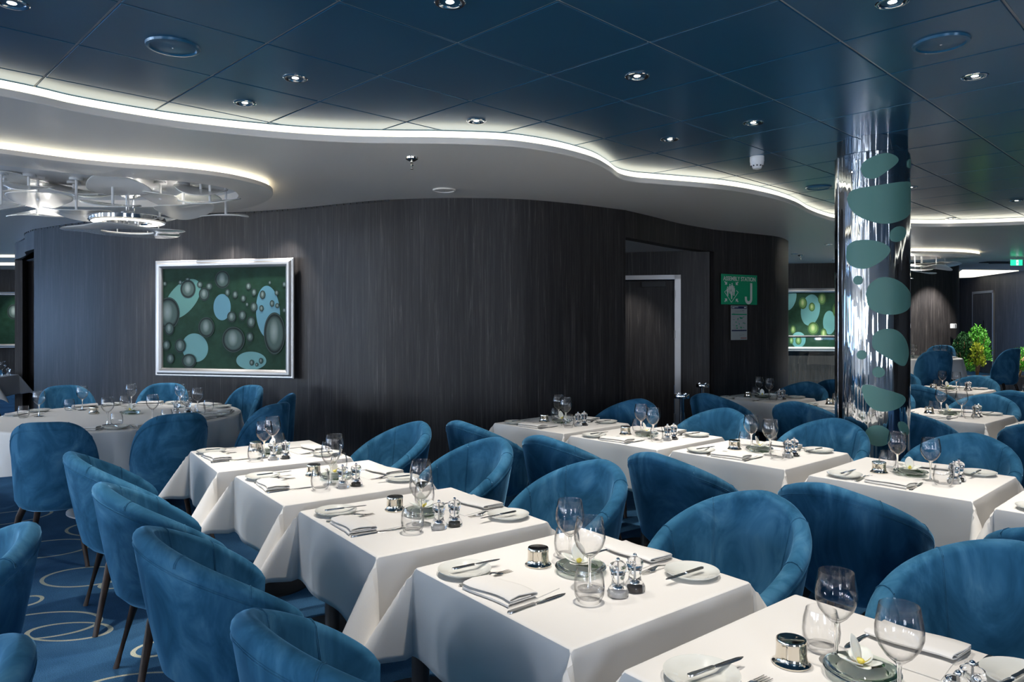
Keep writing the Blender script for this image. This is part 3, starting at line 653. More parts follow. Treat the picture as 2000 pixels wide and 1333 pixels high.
# ------------------------------------------------------------------ signs on the wall
def flat(name, pts, y, mat, parent, th=.0008):
    bm = bmesh.new(); a = [bm.verts.new((x, y, z)) for x, z in pts]; b_ = [bm.verts.new((x, y+th, z)) for x, z in pts]
    bm.faces.new(a); bm.faces.new(list(reversed(b_)))
    for i in range(len(pts)): bm.faces.new((a[i], b_[i], b_[(i+1) % len(pts)], a[(i+1) % len(pts)]))
    bmesh.ops.recalc_face_normals(bm, faces=bm.faces); return obj(name, bm, mat, parent, smooth=False)
def text(name, s, size, x, z, y, mat, parent, sx=1.0, offset=0, align='LEFT'):
    cu = bpy.data.curves.new(name, 'FONT'); cu.body = s; cu.size = size; cu.extrude = .0006; cu.align_x = align; cu.offset = offset
    o = bpy.data.objects.new(name, cu); C.objects.link(o); dg = bpy.context.evaluated_depsgraph_get(); me = bpy.data.meshes.new_from_object(o.evaluated_get(dg))
    bpy.data.objects.remove(o); me.materials.clear(); me.materials.append(mat); o = bpy.data.objects.new(name, me); C.objects.link(o); o.parent = parent
    o.location = (x, y, z); o.rotation_euler = (PI/2, 0, 0); o.scale = (sx, 1, 1); return o
def poly_bm(polys, y, th=.0008):
    bm = bmesh.new()
    for pts in polys:
        a = [bm.verts.new((x, y, z)) for x, z in pts]; b_ = [bm.verts.new((x, y+th, z)) for x, z in pts]
        bm.faces.new(a); bm.faces.new(list(reversed(b_)))
        for i in range(len(pts)): bm.faces.new((a[i], b_[i], b_[(i+1) % len(pts)], a[(i+1) % len(pts)]))
    bmesh.ops.recalc_face_normals(bm, faces=bm.faces); return bm
sa, sb = Vector((2.63, 9.15, 0)), Vector((3.20, 9.50, 0)); sang = math.atan2(sb.y-sa.y, sb.x-sa.x); SW = (sb-sa).length; SH = .385
sm = (sa+sb)/2
sg = thing('assembly_sign', 'green ASSEMBLY STATION J sign on the dark wall right of the recess', 'sign', (sm.x, sm.y, 1.92), sang)
flat('panel', [(-SW/2, -SH/2), (SW/2, -SH/2), (SW/2, SH/2), (-SW/2, SH/2)], -.004, M['sign_green'], sg, .006)
lt = text('lettering', 'ASSEMBLY STATION', .074, 0, .112, -.0055, M['sign_white'], sg, 1, .0012, 'CENTER')
xs_ = [v.co.x for v in lt.data.vertices]; lt.scale[0] = .60/(max(xs_)-min(xs_)); lt.location.x = -(max(xs_)+min(xs_))/2*lt.scale[0]
jc, jr, jw = (.1685, -.115), .0505, .038
jo = [(jc[0]+(jr+jw/2)*math.cos(a_*PI/12), jc[1]+(jr+jw/2)*1.02*math.sin(a_*PI/12)) for a_ in range(0, -13, -1)]; ji = [(jc[0]+(jr-jw/2)*math.cos(a_*PI/12), jc[1]+(jr-jw/2)*math.sin(a_*PI/12)) for a_ in range(-12, 1)]
lo_ = [(jc[0]-jr-jw/2, -.088), (jc[0]-jr+jw/2, -.088)]
obj('letter', poly_bm([[(jc[0]+jr-jw/2, .088), (jc[0]+jr+jw/2, .088)]+jo+lo_+ji]  , -.0055), M['sign_white'], sg, smooth=False)
px = -.15; polys = []
def person(cx, cz, s):
    out = [[(cx+.011*s*math.cos(2*PI*k/10), cz+.052*s+.012*s*math.sin(2*PI*k/10)) for k in range(10)]]
    out.append([(cx-.019*s, cz+.036*s), (cx+.019*s, cz+.036*s), (cx+.021*s, cz-.015*s), (cx+.013*s, cz-.015*s), (cx+.010*s, cz-.070*s), (cx+.002*s, cz-.070*s), (cx, cz-.02*s), (cx-.002*s, cz-.070*s), (cx-.010*s, cz-.070*s), (cx-.013*s, cz-.015*s), (cx-.021*s, cz-.015*s)])
    return out
for cx, cz in ((-.068, -.004), (-.028, .030), (.012, .042), (.045, .004), (.004, -.038)): polys += person(px+cx, cz-.02, .92)
def thick(p, q, w):
    dx, dz = q[0]-p[0], q[1]-p[1]; L = math.hypot(dx, dz); nx_, nz = -dz/L*w/2, dx/L*w/2
    return [(p[0]+nx_, p[1]+nz), (p[0]-nx_, p[1]-nz), (q[0]-nx_, q[1]-nz), (q[0]+nx_, q[1]+nz)]
for p, q in (((-.125, -.035), (0, -.165)), ((0, -.165), (.125, -.035)), ((-.125, -.035), (-.09, -.012)), ((.125, -.035), (.09, -.012)), ((-.06, .01), (-.045, .02)), ((.06, .01), (.04, .02))): polys.append(thick((px+p[0], p[1]), (px+q[0], q[1]), .007))
for sx, sz in ((-1, 1), (1, 1), (-1, -1), (1, -1)):
    tx, tz = px+sx*.080, (.058 if sz > 0 else -.118)
    polys.append(thick((tx+sx*.043, tz+sz*.040), (tx+sx*.014, tz+sz*.012), .017)); polys.append([(tx, tz), (tx+sx*.042, tz), (tx+sx*.030, tz+sz*.013), (tx+sx*.012, tz+sz*.030), (tx, tz+sz*.042)])
obj('pictogram', poly_bm(polys, -.0055), M['sign_white'], sg, smooth=False)
# notice below
NW, NH = .30, .44
nt = thing('safety_notice', 'framed safety information notice below the green assembly sign', 'notice', (sm.x-.005, sm.y-.003, 1.495), sang)
flat('holder', [(-NW/2, -NH/2), (NW/2, -NH/2), (NW/2, NH/2), (-NW/2, NH/2)], -.004, M['paper'], nt, .006)
def rect(x0, x1, z0, z1): return [(x0, z0), (x1, z0), (x1, z1), (x0, z1)]
obj('navy_bands', poly_bm([rect(-.14, .14, .180, .212), rect(-.14, .14, -.108, -.092)], -.0055), M['sign_navy'], nt, smooth=False)
rr = random.Random(3); gp = [rect(-.14, .14, .100, .114)]; tp = []
for k in range(14): a, c = rr.uniform(-.12, .1), rr.uniform(-.08, .07); gp.append(rect(a, a+rr.uniform(.008, .03), c, c+rr.uniform(.006, .018)))
for k in range(26): a, c = rr.uniform(-.13, .08), rr.uniform(-.17, .165); tp.append(rect(a, a+rr.uniform(.02, .05), c, c+.003))
for c in (.150, .136): tp.append(rect(-.08, .09, c, c+.003))
obj('green_marks', poly_bm(gp, -.0055), M['sign_green'], nt, smooth=False); obj('text_lines', poly_bm(tp, -.0053), M['print'], nt, smooth=False)
obj('white_title', poly_bm([rect(-.13, -.02, .198, .205), rect(-.13, -.09, .187, .193), rect(.09, .13, .19, .203)], -.0062), M['sign_white'], nt, smooth=False)
obj('red_marks', poly_bm([rect(.03+.022*k, .045+.022*k, -.205, -.190) for k in range(5)], -.0055), M['red'], nt, smooth=False)
# thermostat / switch on the far wall
t = thing('wall_switch', 'small white wall control box on the far dark wall', 'wall switch', (8.68, 14.30, 1.42), math.radians(22))
bm = bmesh.new(); box(bm, -.05, .05, -.03, .03, -.045, .045); obj('housing', bm, M['white'], t, smooth=False)
bm = bmesh.new(); box(bm, .01, .03, -.034, -.03, -.0, .03); box(bm, .01, .03, -.034, -.03, -.03, -.012); obj('display', bm, M['black'], t, smooth=False)
# exit sign
ex = thing('exit_sign', 'lit green running man exit sign hanging from the grey ceiling, far right', 'exit sign', (9.02, 13.0, 2.56))
bm = bmesh.new(); box(bm, -.10, .10, -.012, .012, -.05, .05); obj('panel', bm, M['exit'], ex, smooth=False)
bm = bmesh.new(); box(bm, -.11, .11, -.02, .02, .05, .066); tube(bm, [(0, 0, .06), (0, 0, .102)], .006); obj('bracket', bm, M['white'], ex, smooth=False)
obj('pictogram', poly_bm([rect(-.012, .026, -.045, .045)], -.0135), M['exit_w'], ex, smooth=False)
rm = [thick((.008, .018), (.004, -.006), .010), thick((.004, -.006), (.016, -.018), .005), thick((.016, -.018), (.013, -.034), .005), thick((.004, -.006), (-.004, -.024), .005), thick((.008, .014), (.020, .006), .004), thick((.008, .014), (-.004, .004), .004), [(.012+.005*math.cos(2*PI*k/8), .028+.005*math.sin(2*PI*k/8)) for k in range(8)]]
obj('running_figure', poly_bm(rm, -.0150), M['sign_green'], ex, smooth=False)
t = thing('ceiling_vent', 'black slotted air vent on grey ceiling left of the exit sign', 'vent', (9.55, 14.1, ZS))
bm = bmesh.new(); box(bm, -.42, .05, -.12, .12, -.012, 0); box(bm, -.1, .42, .15, .32, -.012, 0); obj('grille', bm, M['black'], t, smooth=False)
bm = bmesh.new()
for k in range(5): box(bm, -.40, .03, -.10+.045*k, -.09+.045*k, -.016, -.012)
obj('slats', bm, M['frame_w'], t, smooth=False)
# door far right
t = thing('door_2', None, None, (12.03, 18.55, .2), math.radians(83.0)); t['kind'] = 'structure'
bm = wall_bm([(-.45, -.0), (.45, -.0)], 0, 2.0, .04, 1)
for v in bm.verts: v.co.y = v.co.y
obj('door_leaf', bm, M['wood'], t)
bm = bmesh.new(); box(bm, -.52, -.46, -.03, .03, 0, 2.08); box(bm, .46, .52, -.03, .03, 0, 2.08); box(bm, -.52, .52, -.03, .03, 2.02, 2.08); obj('door_frame', bm, M['brushed'], t, smooth=False)
bm = bmesh.new(); box(bm, -.10, .06, .045, .06, 1.0, 1.33); obj('door_plate', bm, M['black'], t, smooth=False)
# balustrade behind the column
t = thing('balustrade', 'smoked glass balustrade with dark handrail before the far painting', 'balustrade', (0, 0, 0))
p0, p1 = Vector((4.55, 13.35, 0)), Vector((6.3, 13.0, 0)); d = (p1-p0).normalized(); mt = Matrix.Translation(p0)@Matrix.Rotation(math.atan2(d.y, d.x), 4, 'Z')
bm = bmesh.new(); tube(bm, [p0+Vector((0, 0, 1.235)), p1+Vector((0, 0, 1.235))], .022, 10); obj('handrail', bm, M['black'], t)
bm = bmesh.new(); box(bm, 0, (p1-p0).length, -.006, .006, .21, 1.215, mat=mt); obj('glass_panel', bm, M['smoke_glass'], t, smooth=False)
for k in (.1, 1.65):
    bm = bmesh.new(); box(bm, k-.02, k+.02, -.03, .03, .2, .35, mat=mt); obj('clamp', bm, M['chrome'], t, smooth=False)

# ------------------------------------------------------------------ chairs
def shell_chair(name, cat, zb, ze, tmax, rb, rt, th, p, legs=True, flare=.75, zend=.42, seat_z=.47, wide=1.0):
    t = thing(name, None, cat); z0 = .345
    def rim(a):
        u_ = min(1, abs(a)/tmax); return ze+(zb-ze)*(1-u_**p)
    def ro(z, a):
        q = max(0, min(1, (z-z0)/(zb-z0))); return rb+(rt-rb)*q**flare
    N = 64; rows = []; A = [(-tmax+2*tmax*k/N) for k in range(N+1)]
    for k, a in enumerate(A):
        zr = rim(a); e = min(1, (tmax-abs(a))/(tmax*.10)); cap = math.sqrt(max(0, 1-(1-e)**2)) if e < 1 else 1
        cap = max(cap, .02)
        zt = zend+(zr-zend)*(.90+.10*cap)
        prof = [(rb*.45, z0), (rb*.80, z0+.002), (rb*.93, z0+.018), (ro(z0+.06, a), z0+.06)]
        for s in (.2, .4, .6, .8, 1): z = z0+.06+(zt-th*.5-z0-.06)*s; prof.append((ro(z, a), z))
        rt_ = ro(zt-th*.5, a); cen = rt_-th/2
        for s in (25, 50, 75, 90, 105, 130, 155): an = math.radians(s); prof.append((cen+th/2*math.cos(an)*1.02, zt-th*.5+th*.5*math.sin(an)))
        for s in (1, .8, .55, .3, .0): z = zend+(zt-th*.5-zend)*s; prof.append((ro(z, a)-th*(1.0+.25*(1-s)), z))
        mid = ro((zt+z0)/2, a)-th/2
        row = []
        for (r, z) in prof:
            rm_ = ro(z, a)-th/2 if z > z0+.05 else r
            r2 = rm_+(r-rm_)*cap
            row.append((r2*math.sin(a)*wide, -r2*math.cos(a), z))
        rows.append(row)
    bm = bmesh.new(); grid(bm, rows)
    # close the two front ends
    bmesh.ops.recalc_face_normals(bm, faces=bm.faces)
    o = obj('backrest', bm, M['velvet'], t)
    # seat cushion
    bm = bmesh.new(); rs = rb*1.00
    prof = [(0, z0+.005), (rs*.75, z0+.005), (rs*.93, z0+.02), (rs*.97, z0+.05), (rs*.97, seat_z-.03), (rs*.90, seat_z-.005), (rs*.7, seat_z+.006), (rs*.3, seat_z+.010), (0, seat_z+.011)]
    lathe(bm, prof, 40, cap=False, center=(0, .01, 0), sx=1.0, sy=1.0); obj('seat', bm, M['velvet'], t)
    # stitched seams round the outside of the rim and down the inside
    bm = bmesh.new()
    for dz in (.040, .047):
        tube(bm, [((ro(rim(a)-dz-.005, a)+.0006)*math.sin(a)*wide, -(ro(rim(a)-dz-.005, a)+.0006)*math.cos(a), rim(a)-dz-.005) for a in A[3:-3]], .0019, 5)
    for a in (-.62*tmax/1.9*1.0, .62*tmax/1.9*1.0, -1.25*tmax/1.9, 1.25*tmax/1.9):
        zt = rim(a); pts = []
        for s in (0, .25, .5, .75, 1): z = seat_z+(zt-th*.5-seat_z)*s; pts.append((ro(z, a)-th*(1.0+.25*(1-s))-.0006, z))
        cen = ro(zt-th*.5, a)-th/2
        for s in (150, 120, 90, 60, 30, 5): an = math.radians(s); pts.append((cen+(th/2+.0008)*math.cos(an)*1.02, zt-th*.5+(th*.5+.0008)*math.sin(an)))
        for da in (-.008, .008): tube(bm, [(r*math.sin(a+da)*wide, -r*math.cos(a+da), z) for r, z in pts], .0015, 5)
    obj('stitching', bm, M['velvet'], t)
    if legs:
        for sx, sy in ((-1, -1), (1, -1), (-1, 1), (1, 1)):
            bm = bmesh.new(); tube(bm, [(sx*.150, sy*.135+.01, z0+.02), (sx*.165, sy*.150+.005, z0-.03), (sx*.235, sy*.215, .0)], [.021, .020, .0125], 14); obj('leg', bm, M['leg'], t)
    return t
P_tub = Pool(shell_chair, name='tub_chair', cat='chair', zb=.865, ze=.575, tmax=math.radians(122), rb=.225, rt=.338, th=.062, p=1.55, flare=.70)
P_tall = Pool(shell_chair, name='dining_chair', cat='chair', zb=.905, ze=.50, tmax=math.radians(98), rb=.225, rt=.262, th=.05, p=3.2, flare=.8, seat_z=.455)

# ------------------------------------------------------------------ tables and cloths
ZT = .75
def cloth_mesh(a=.350, L=.63):
    bm = bmesh.new(); uvl = bm.loops.layers.uv.new('UVMap'); N = 60; rows = []; cs = []
    lin = []
    for k in range(N+1): lin.append(-L+2*L*k/N)
    lin = sorted(set([round(v, 5) for v in lin]+[-a, a, -a-.006, a+.006, -a+.008, a-.008]))
    r0 = .010
    rnd = random.Random(2)
    def pt(s, t):
        ps, qs = abs(s)-a, abs(t)-a; sx = 1 if s >= 0 else -1; sy = 1 if t >= 0 else -1
        wr = .004*math.sin(9*t+2)*math.sin(7*s+1)
        if ps <= 0 and qs <= 0: return (s, t, 0)
        def drop(dd):   # rounded edge then straight down, slight outward belly
            if dd < r0*PI/2: an = dd/r0; return r0*math.sin(an)*.9, -r0*(1-math.cos(an))
            h = dd-r0*PI/2; return r0*.9+.012*math.sin(min(1, h/.25)*PI*.5)*.6, -r0-h
        if qs <= 0:
            o_, z = drop(ps); k = max(0, -z-.02)/.28; return (sx*(a+o_+k*.010*math.sin(t*17+sx)), t, z)
        if ps <= 0:
            o_, z = drop(qs); k = max(0, -z-.02)/.28; return (s, sy*(a+o_+k*.010*math.sin(s*15+sy*2)), z)
        r = math.hypot(ps, qs); ph = math.atan2(qs, ps)/(PI/2)
        tau = math.radians(34)*math.sin(PI*ph)**.55; az = PI/2*(1-ph)**2.2
        # lean the fold to one side as real corners do
        hx = math.sin(tau)*math.cos(az)*r; hy = math.sin(tau)*math.sin(az)*r; z = -math.cos(tau)*r
        o_ = .010
        return (sx*(a+hx+o_*min(1, r/.02)*(1-.0)), sy*(a+hy+o_*min(1, r/.02)), z)
    V = [[bm.verts.new(pt(s, t)) for t in lin] for s in lin]
    for i in range(len(lin)-1):
        for j in range(len(lin)-1):
            f = bm.faces.new((V[i][j], V[i+1][j], V[i+1][j+1], V[i][j+1]))
            for lp, (ii, jj) in zip(f.loops, ((i, j), (i+1, j), (i+1, j+1), (i, j+1))): lp[uvl].uv = (lin[ii], lin[jj])
    return bm
def b_cloth():
    bm = cloth_mesh(); o = obj('tablecloth', bm, M['linen']); tag(o, None, 'tablecloth')
    md = o.modifiers.new('hem', 'SOLIDIFY'); md.thickness = .0018; md.offset = -1
    return o
def b_table():
    t = thing('dining_table', None, 'table')
    bm = bmesh.new(); box(bm, -.345, .345, -.345, .345, .715, .746); obj('tabletop', bm, M['leg'], t, smooth=False)
    bm = bmesh.new(); lathe(bm, [(.035, .02), (.035, .715)], 20); obj('column', bm, M['black'], t)
    bm = bmesh.new(); lathe(bm, [(.23, 0), (.23, .008), (.21, .018), (.04, .03)], 32); obj('base', bm, M['black'], t)
    return t
P_cloth = Pool(b_cloth); P_table = Pool(b_table)

# ------------------------------------------------------------------ tableware
def b_wine():
    t = thing('wine_glass', None, 'wine glass')
    bm = bmesh.new(); lathe(bm, [(.004, .088), (.010, .091), (.024, .103), (.038, .122), (.0450, .143), (.0450, .160), (.0415, .182), (.0375, .2045), (.0370, .2050), (.0365, .2040), (.0405, .182), (.0440, .160), (.0440, .143), (.037, .1225), (.023, .105), (.009, .096), (0, .094)], 32, cap=False); obj('bowl', bm, M['glass'], t)
    bm = bmesh.new(); lathe(bm, [(.0075, .006), (.0042, .015), (.0038, .04), (.0040, .07), (.0060, .086), (.0100, .0945)], 14, cap=False); obj('stem', bm, M['stem'], t)
    bm = bmesh.new(); lathe(bm, [(0, .0), (.0355, .0), (.036, .0015), (.020, .0035), (.0075, .007)], 32, cap=False); obj('foot', bm, M['stem'], t)
    return t
def b_tumbler():
    bm = bmesh.new(); lathe(bm, [(0, 0), (.024, 0), (.030, .006), (.0365, .022), (.0385, .042), (.0365, .066), (.031, .0895), (.0302, .0900), (.0294, .0893), (.0350, .066), (.0370, .042), (.0345, .024), (.026, .012), (0, .010)], 32, cap=False)
    bm.transform(Matrix.Diagonal((1.10, 1.10, 1.04, 1))); o = obj('tumbler', bm, M['glass']); return tag(o, None, 'tumbler')
def b_plate():
    bm = bmesh.new(); lathe(bm, [(0, 0), (.045, 0), (.048, .003), (.076, .012), (.0815, .0165), (.0815, .0185), (.077, .018), (.070, .0135), (.051, .0075), (.048, .0055), (0, .0050)], 48, cap=False)
    o = obj('side_plate', bm, M['porcelain']); return tag(o, None, 'plate')
def strip(bm, S, th=.0022, zf=lambda s: 0, yo=0):
    """flat bar along x with half width w(s)"""
    rows = []
    for (x, w) in S:
        z = zf(x); rows.append([(x, yo-w, z+th*.3), (x, yo-w*.8, z), (x, yo+w*.8, z), (x, yo+w, z+th*.3), (x, yo+w*.8, z+th), (x, yo-w*.8, z+th)])
    V = grid(bm, rows, closed_v=True); bm.faces.new(V[0]); bm.faces.new(list(reversed(V[-1])))
def b_fork():
    t = thing('fork', None, 'fork')
    zf = lambda x: .002+.010*math.exp(-((x-.115)/.030)**2)+(.003 if x < .02 else 0)*0
    bm = bmesh.new(); strip(bm, [(0, .004), (.006, .0085), (.02, .009), (.05, .006), (.09, .0038), (.12, .0035), (.135, .007), (.142, .011), (.152, .0125), (.156, .0125)], .0028, zf); obj('handle', bm, M['steel'], t)
    for k in range(4):
        bm = bmesh.new(); yo = -.0105+.007*k; strip(bm, [(.154, .0018), (.175, .0015), (.197, .0009)], .0018, zf, yo); obj('tine', bm, M['steel'], t)
    return t
def b_knife(s=1.0):
    t = thing('table_knife' if s == 1 else 'butter_knife', None, 'knife')
    bm = bmesh.new(); strip(bm, [(0, .004*s), (.005*s, .0078*s), (.02*s, .0088*s), (.06*s, .0065*s), (.092*s, .0075*s), (.098*s, .005*s)], .0058*s, lambda x: .0); obj('handle', bm, M['steel'], t)
    bm = bmesh.new(); strip(bm, [(.096*s, .0045*s), (.108*s, .0085*s), (.16*s, .0095*s), (.19*s, .0085*s), (.205*s, .0045*s), (.212*s, .001*s)], .0018*s, lambda x: .0015*s); obj('blade', bm, M['steel'], t)
    return t
def b_butter():
    return b_knife(.80)
def b_napkin():
    bm = bmesh.new(); th = .0032
    path = [(.205, .002), (.10, .002), (.008, .002), (.001, .0045), (.001, .0075), (.008, .0100), (.09, .0105), (.104, .0125), (.1065, .0160), (.102, .0200), (.090, .0215), (.045, .0230), (.012, .0205), (.008, .0175), (.012, .0150), (.085, .0150)]
    P = [Vector((x, z)) for x, z in path]; n = len(P); up = []; dn = []
    for i in range(n):
        t_ = (P[min(i+1, n-1)]-P[max(i-1, 0)]).normalized(); w = Vector((-t_.y, t_.x))*th/2*.8; up.append(P[i]+w); dn.append(P[i]-w)
    prof = up+list(reversed(dn)); rows = []
    for k in range(7):
        y = -.095+.19*k/6; sk = .008*math.sin(k*.9); rows.append([(p.x+sk*(.4 if p.y < .009 else 1), y+(.006*math.sin(p.x*40) if k in (0, 6) else 0), max(.0004, p.y)) for p in prof])
    V = grid(bm, rows, closed_v=True)
    for row in (V[0], V[-1]):
        m = len(row)
        for i in range(n-1):
            try: bm.faces.new((row[i], row[i+1], row[m-2-i], row[m-1-i]))
            except ValueError: pass
    bmesh.ops.recalc_face_normals(bm, faces=bm.faces)
    o = obj('napkin', bm, M['linen']); return tag(o, None, 'napkin')
def b_pot():
    bm = bmesh.new(); lathe(bm, [(0, 0), (.039, 0), (.0415, .002), (.0415, .005), (.038, .008), (.0345, .012), (.0330, .024), (.0325, .045), (.0335, .052), (.0318, .0562), (.029, .0570), (.026, .0560), (0, .0555)], 40, cap=False)
    o = obj('metal_pot', bm, M['nickel']); return tag(o, None, 'candle holder')
def b_grinder(pep=False):
    t = thing('pepper_grinder' if pep else 'salt_grinder', None, 'grinder')
    bm = bmesh.new(); lathe(bm, [(0, 0), (.027, 0), (.0295, .003), (.030, .014), (.026, .024), (.0185, .034), (.0170, .048), (.0200, .058), (.0200, .062)], 28, cap=False); obj('body', bm, M['acrylic'], t)
    bm = bmesh.new(); lathe(bm, [(.019, .063), (.0225, .070), (.0245, .082), (.0215, .090), (.010, .0955), (0, .096)], 28, cap=False); obj('head', bm, M['acrylic'], t)
    for s in (-1, 1):
        bm = bmesh.new(); tube(bm, [(s*.017, 0, .084), (s*.027, 0, .085)], [.006, .0065], 12); bmesh.ops.create_uvsphere(bm, u_segments=12, v_segments=8, radius=.0075, matrix=Matrix.Translation((s*.028, 0, .085))); obj('ear', bm, M['acrylic'], t)
    bm = bmesh.new(); bmesh.ops.create_uvsphere(bm, u_segments=14, v_segments=10, radius=.0062, matrix=Matrix.Translation((0, 0, .1015))); obj('knob', bm, M['chrome'], t)
    bm = bmesh.new(); lathe(bm, [(.0022, .016), (.0022, .094)], 8); obj('rod', bm, M['brushed'], t)
    bm = bmesh.new(); lathe(bm, [(.0145, .002), (.0150, .012), (.008, .016)], 18); obj('filling', bm, M['pepper' if pep else 'salt'], t)
    bm = bmesh.new(); lathe(bm, [(.0085, .017), (.012, .021), (.0105, .027), (.005, .032)], 16); obj('mill', bm, M['chrome'], t)
    return t
def b_dish():
    bm = bmesh.new(); lathe(bm, [(0, 0), (.040, 0), (.060, .004), (.076, .014), (.0785, .019), (.0765, .022), (.066, .0225), (.052, .020), (.040, .028), (.030, .031), (.020, .026), (0, .012)], 48, cap=False)
    o = obj('glass_dish', bm, M['green_glass']); return tag(o, None, 'dish')
def petal_bm(L, W, curl, tip=.0, n=9, m=7):
    bm = bmesh.new(); rows = []
    for i in range(n):
        u_ = i/(n-1); w = W*math.sin(PI*min(1, u_*.92+.06))**.65; row = []
        for j in range(m):
            v = (j/(m-1)-.5)*2; row.append((v*w/2, L*u_, curl*u_*u_*L+.22*w*v*v*.5+tip*u_**4))
        rows.append(row)
    grid(bm, rows); return bm
def b_orchid():
    t = thing('orchid_flower', None, 'flower')
    for k, (ang, L, W, tilt, z) in enumerate([(95, .060, .042, 62, .004), (20, .058, .050, 8, .002), (165, .058, .050, 14, .003), (-55, .046, .028, 2, .001), (-130, .046, .028, 4, .001)]):
        bm = petal_bm(L, W, .18); mt = Matrix.Rotation(math.radians(ang-90), 4, 'Z')@Matrix.Rotation(math.radians(tilt), 4, 'X'); bm.transform(Matrix.Translation((0, 0, z+.030))@mt)
        o = obj('petal', bm, M['petal_white'], t); md = o.modifiers.new('th', 'SOLIDIFY'); md.thickness = .0012
    bm = bmesh.new(); bmesh.ops.create_uvsphere(bm, u_segments=10, v_segments=8, radius=.008, matrix=Matrix.Translation((0, -.002, .040))@Matrix.Diagonal((1, 1.3, .8, 1)))
    b2 = petal_bm(.020, .016, .9); b2.transform(Matrix.Translation((0, -.006, .038))@Matrix.Rotation(PI, 4, 'Z')); me = bpy.data.meshes.new('tmp'); b2.to_mesh(me); b2.free(); bm.from_mesh(me); bpy.data.meshes.remove(me)
    obj('lip', bm, M['yellow'], t)
    bm = petal_bm(.070, .034, -.05); bm.transform(Matrix.Translation((-.01, -.012, .0275))@Matrix.Rotation(math.radians(-100), 4, 'Z')); o = obj('leaf', bm, M['leaf'], t); md = o.modifiers.new('th', 'SOLIDIFY'); md.thickness = .0012
    return t
PW = {'wine': Pool(b_wine), 'tumbler': Pool(b_tumbler), 'plate': Pool(b_plate), 'fork': Pool(b_fork), 'knife': Pool(b_knife), 'butter': Pool(b_butter), 'napkin': Pool(b_napkin), 'pot': Pool(b_pot),
      'salt': Pool(b_grinder), 'pepper': Pool(b_grinder, pep=True), 'dish': Pool(b_dish), 'orchid': Pool(b_orchid)}

ROWS = {'A': 'front row', 'B': 'middle row', 'C': 'third row', 'D': 'rear row'}
ORD = ['nearest', 'second-nearest', 'third-nearest', 'fourth-nearest', 'farthest']
TABLES = [('A', 0, .745, 1.545, 39), ('A', 1, .20, 2.20, 38), ('A', 2, -.36, 2.86, 36), ('A', 3, -.87, 3.52, 36), ('A', 4, -1.40, 4.19, 34),
          ('B', 0, 2.48, 2.96, 43), ('B', 1, 1.98, 3.60, 43), ('B', 2, 1.45, 4.26, 40.5), ('B', 3, .89, 4.83, 42), ('B', 4, .37, 5.45, 43),
          ('C', 0, 4.10, 5.27, 41), ('C', 1, 3.57, 5.93, 40.5), ('C', 2, 3.03, 6.57, 41), ('C', 3, 2.49, 7.22, 41),
          ('D', 0, 5.45, 7.50, 41), ('D', 1, 4.88, 8.13, 41), ('D', 2, 4.33, 8.78, 41)]
CNT = {'A': 5, 'B': 5, 'C': 4, 'D': 3}
def visible(x, y, z, m=25):
    if y < .3: return False
    X = 1000+1420*x/y; Y = 627-1420*(z-EYE)/y
    return -m < X < 2000+m and -m < Y < 1333+m
rj = random.Random(11)
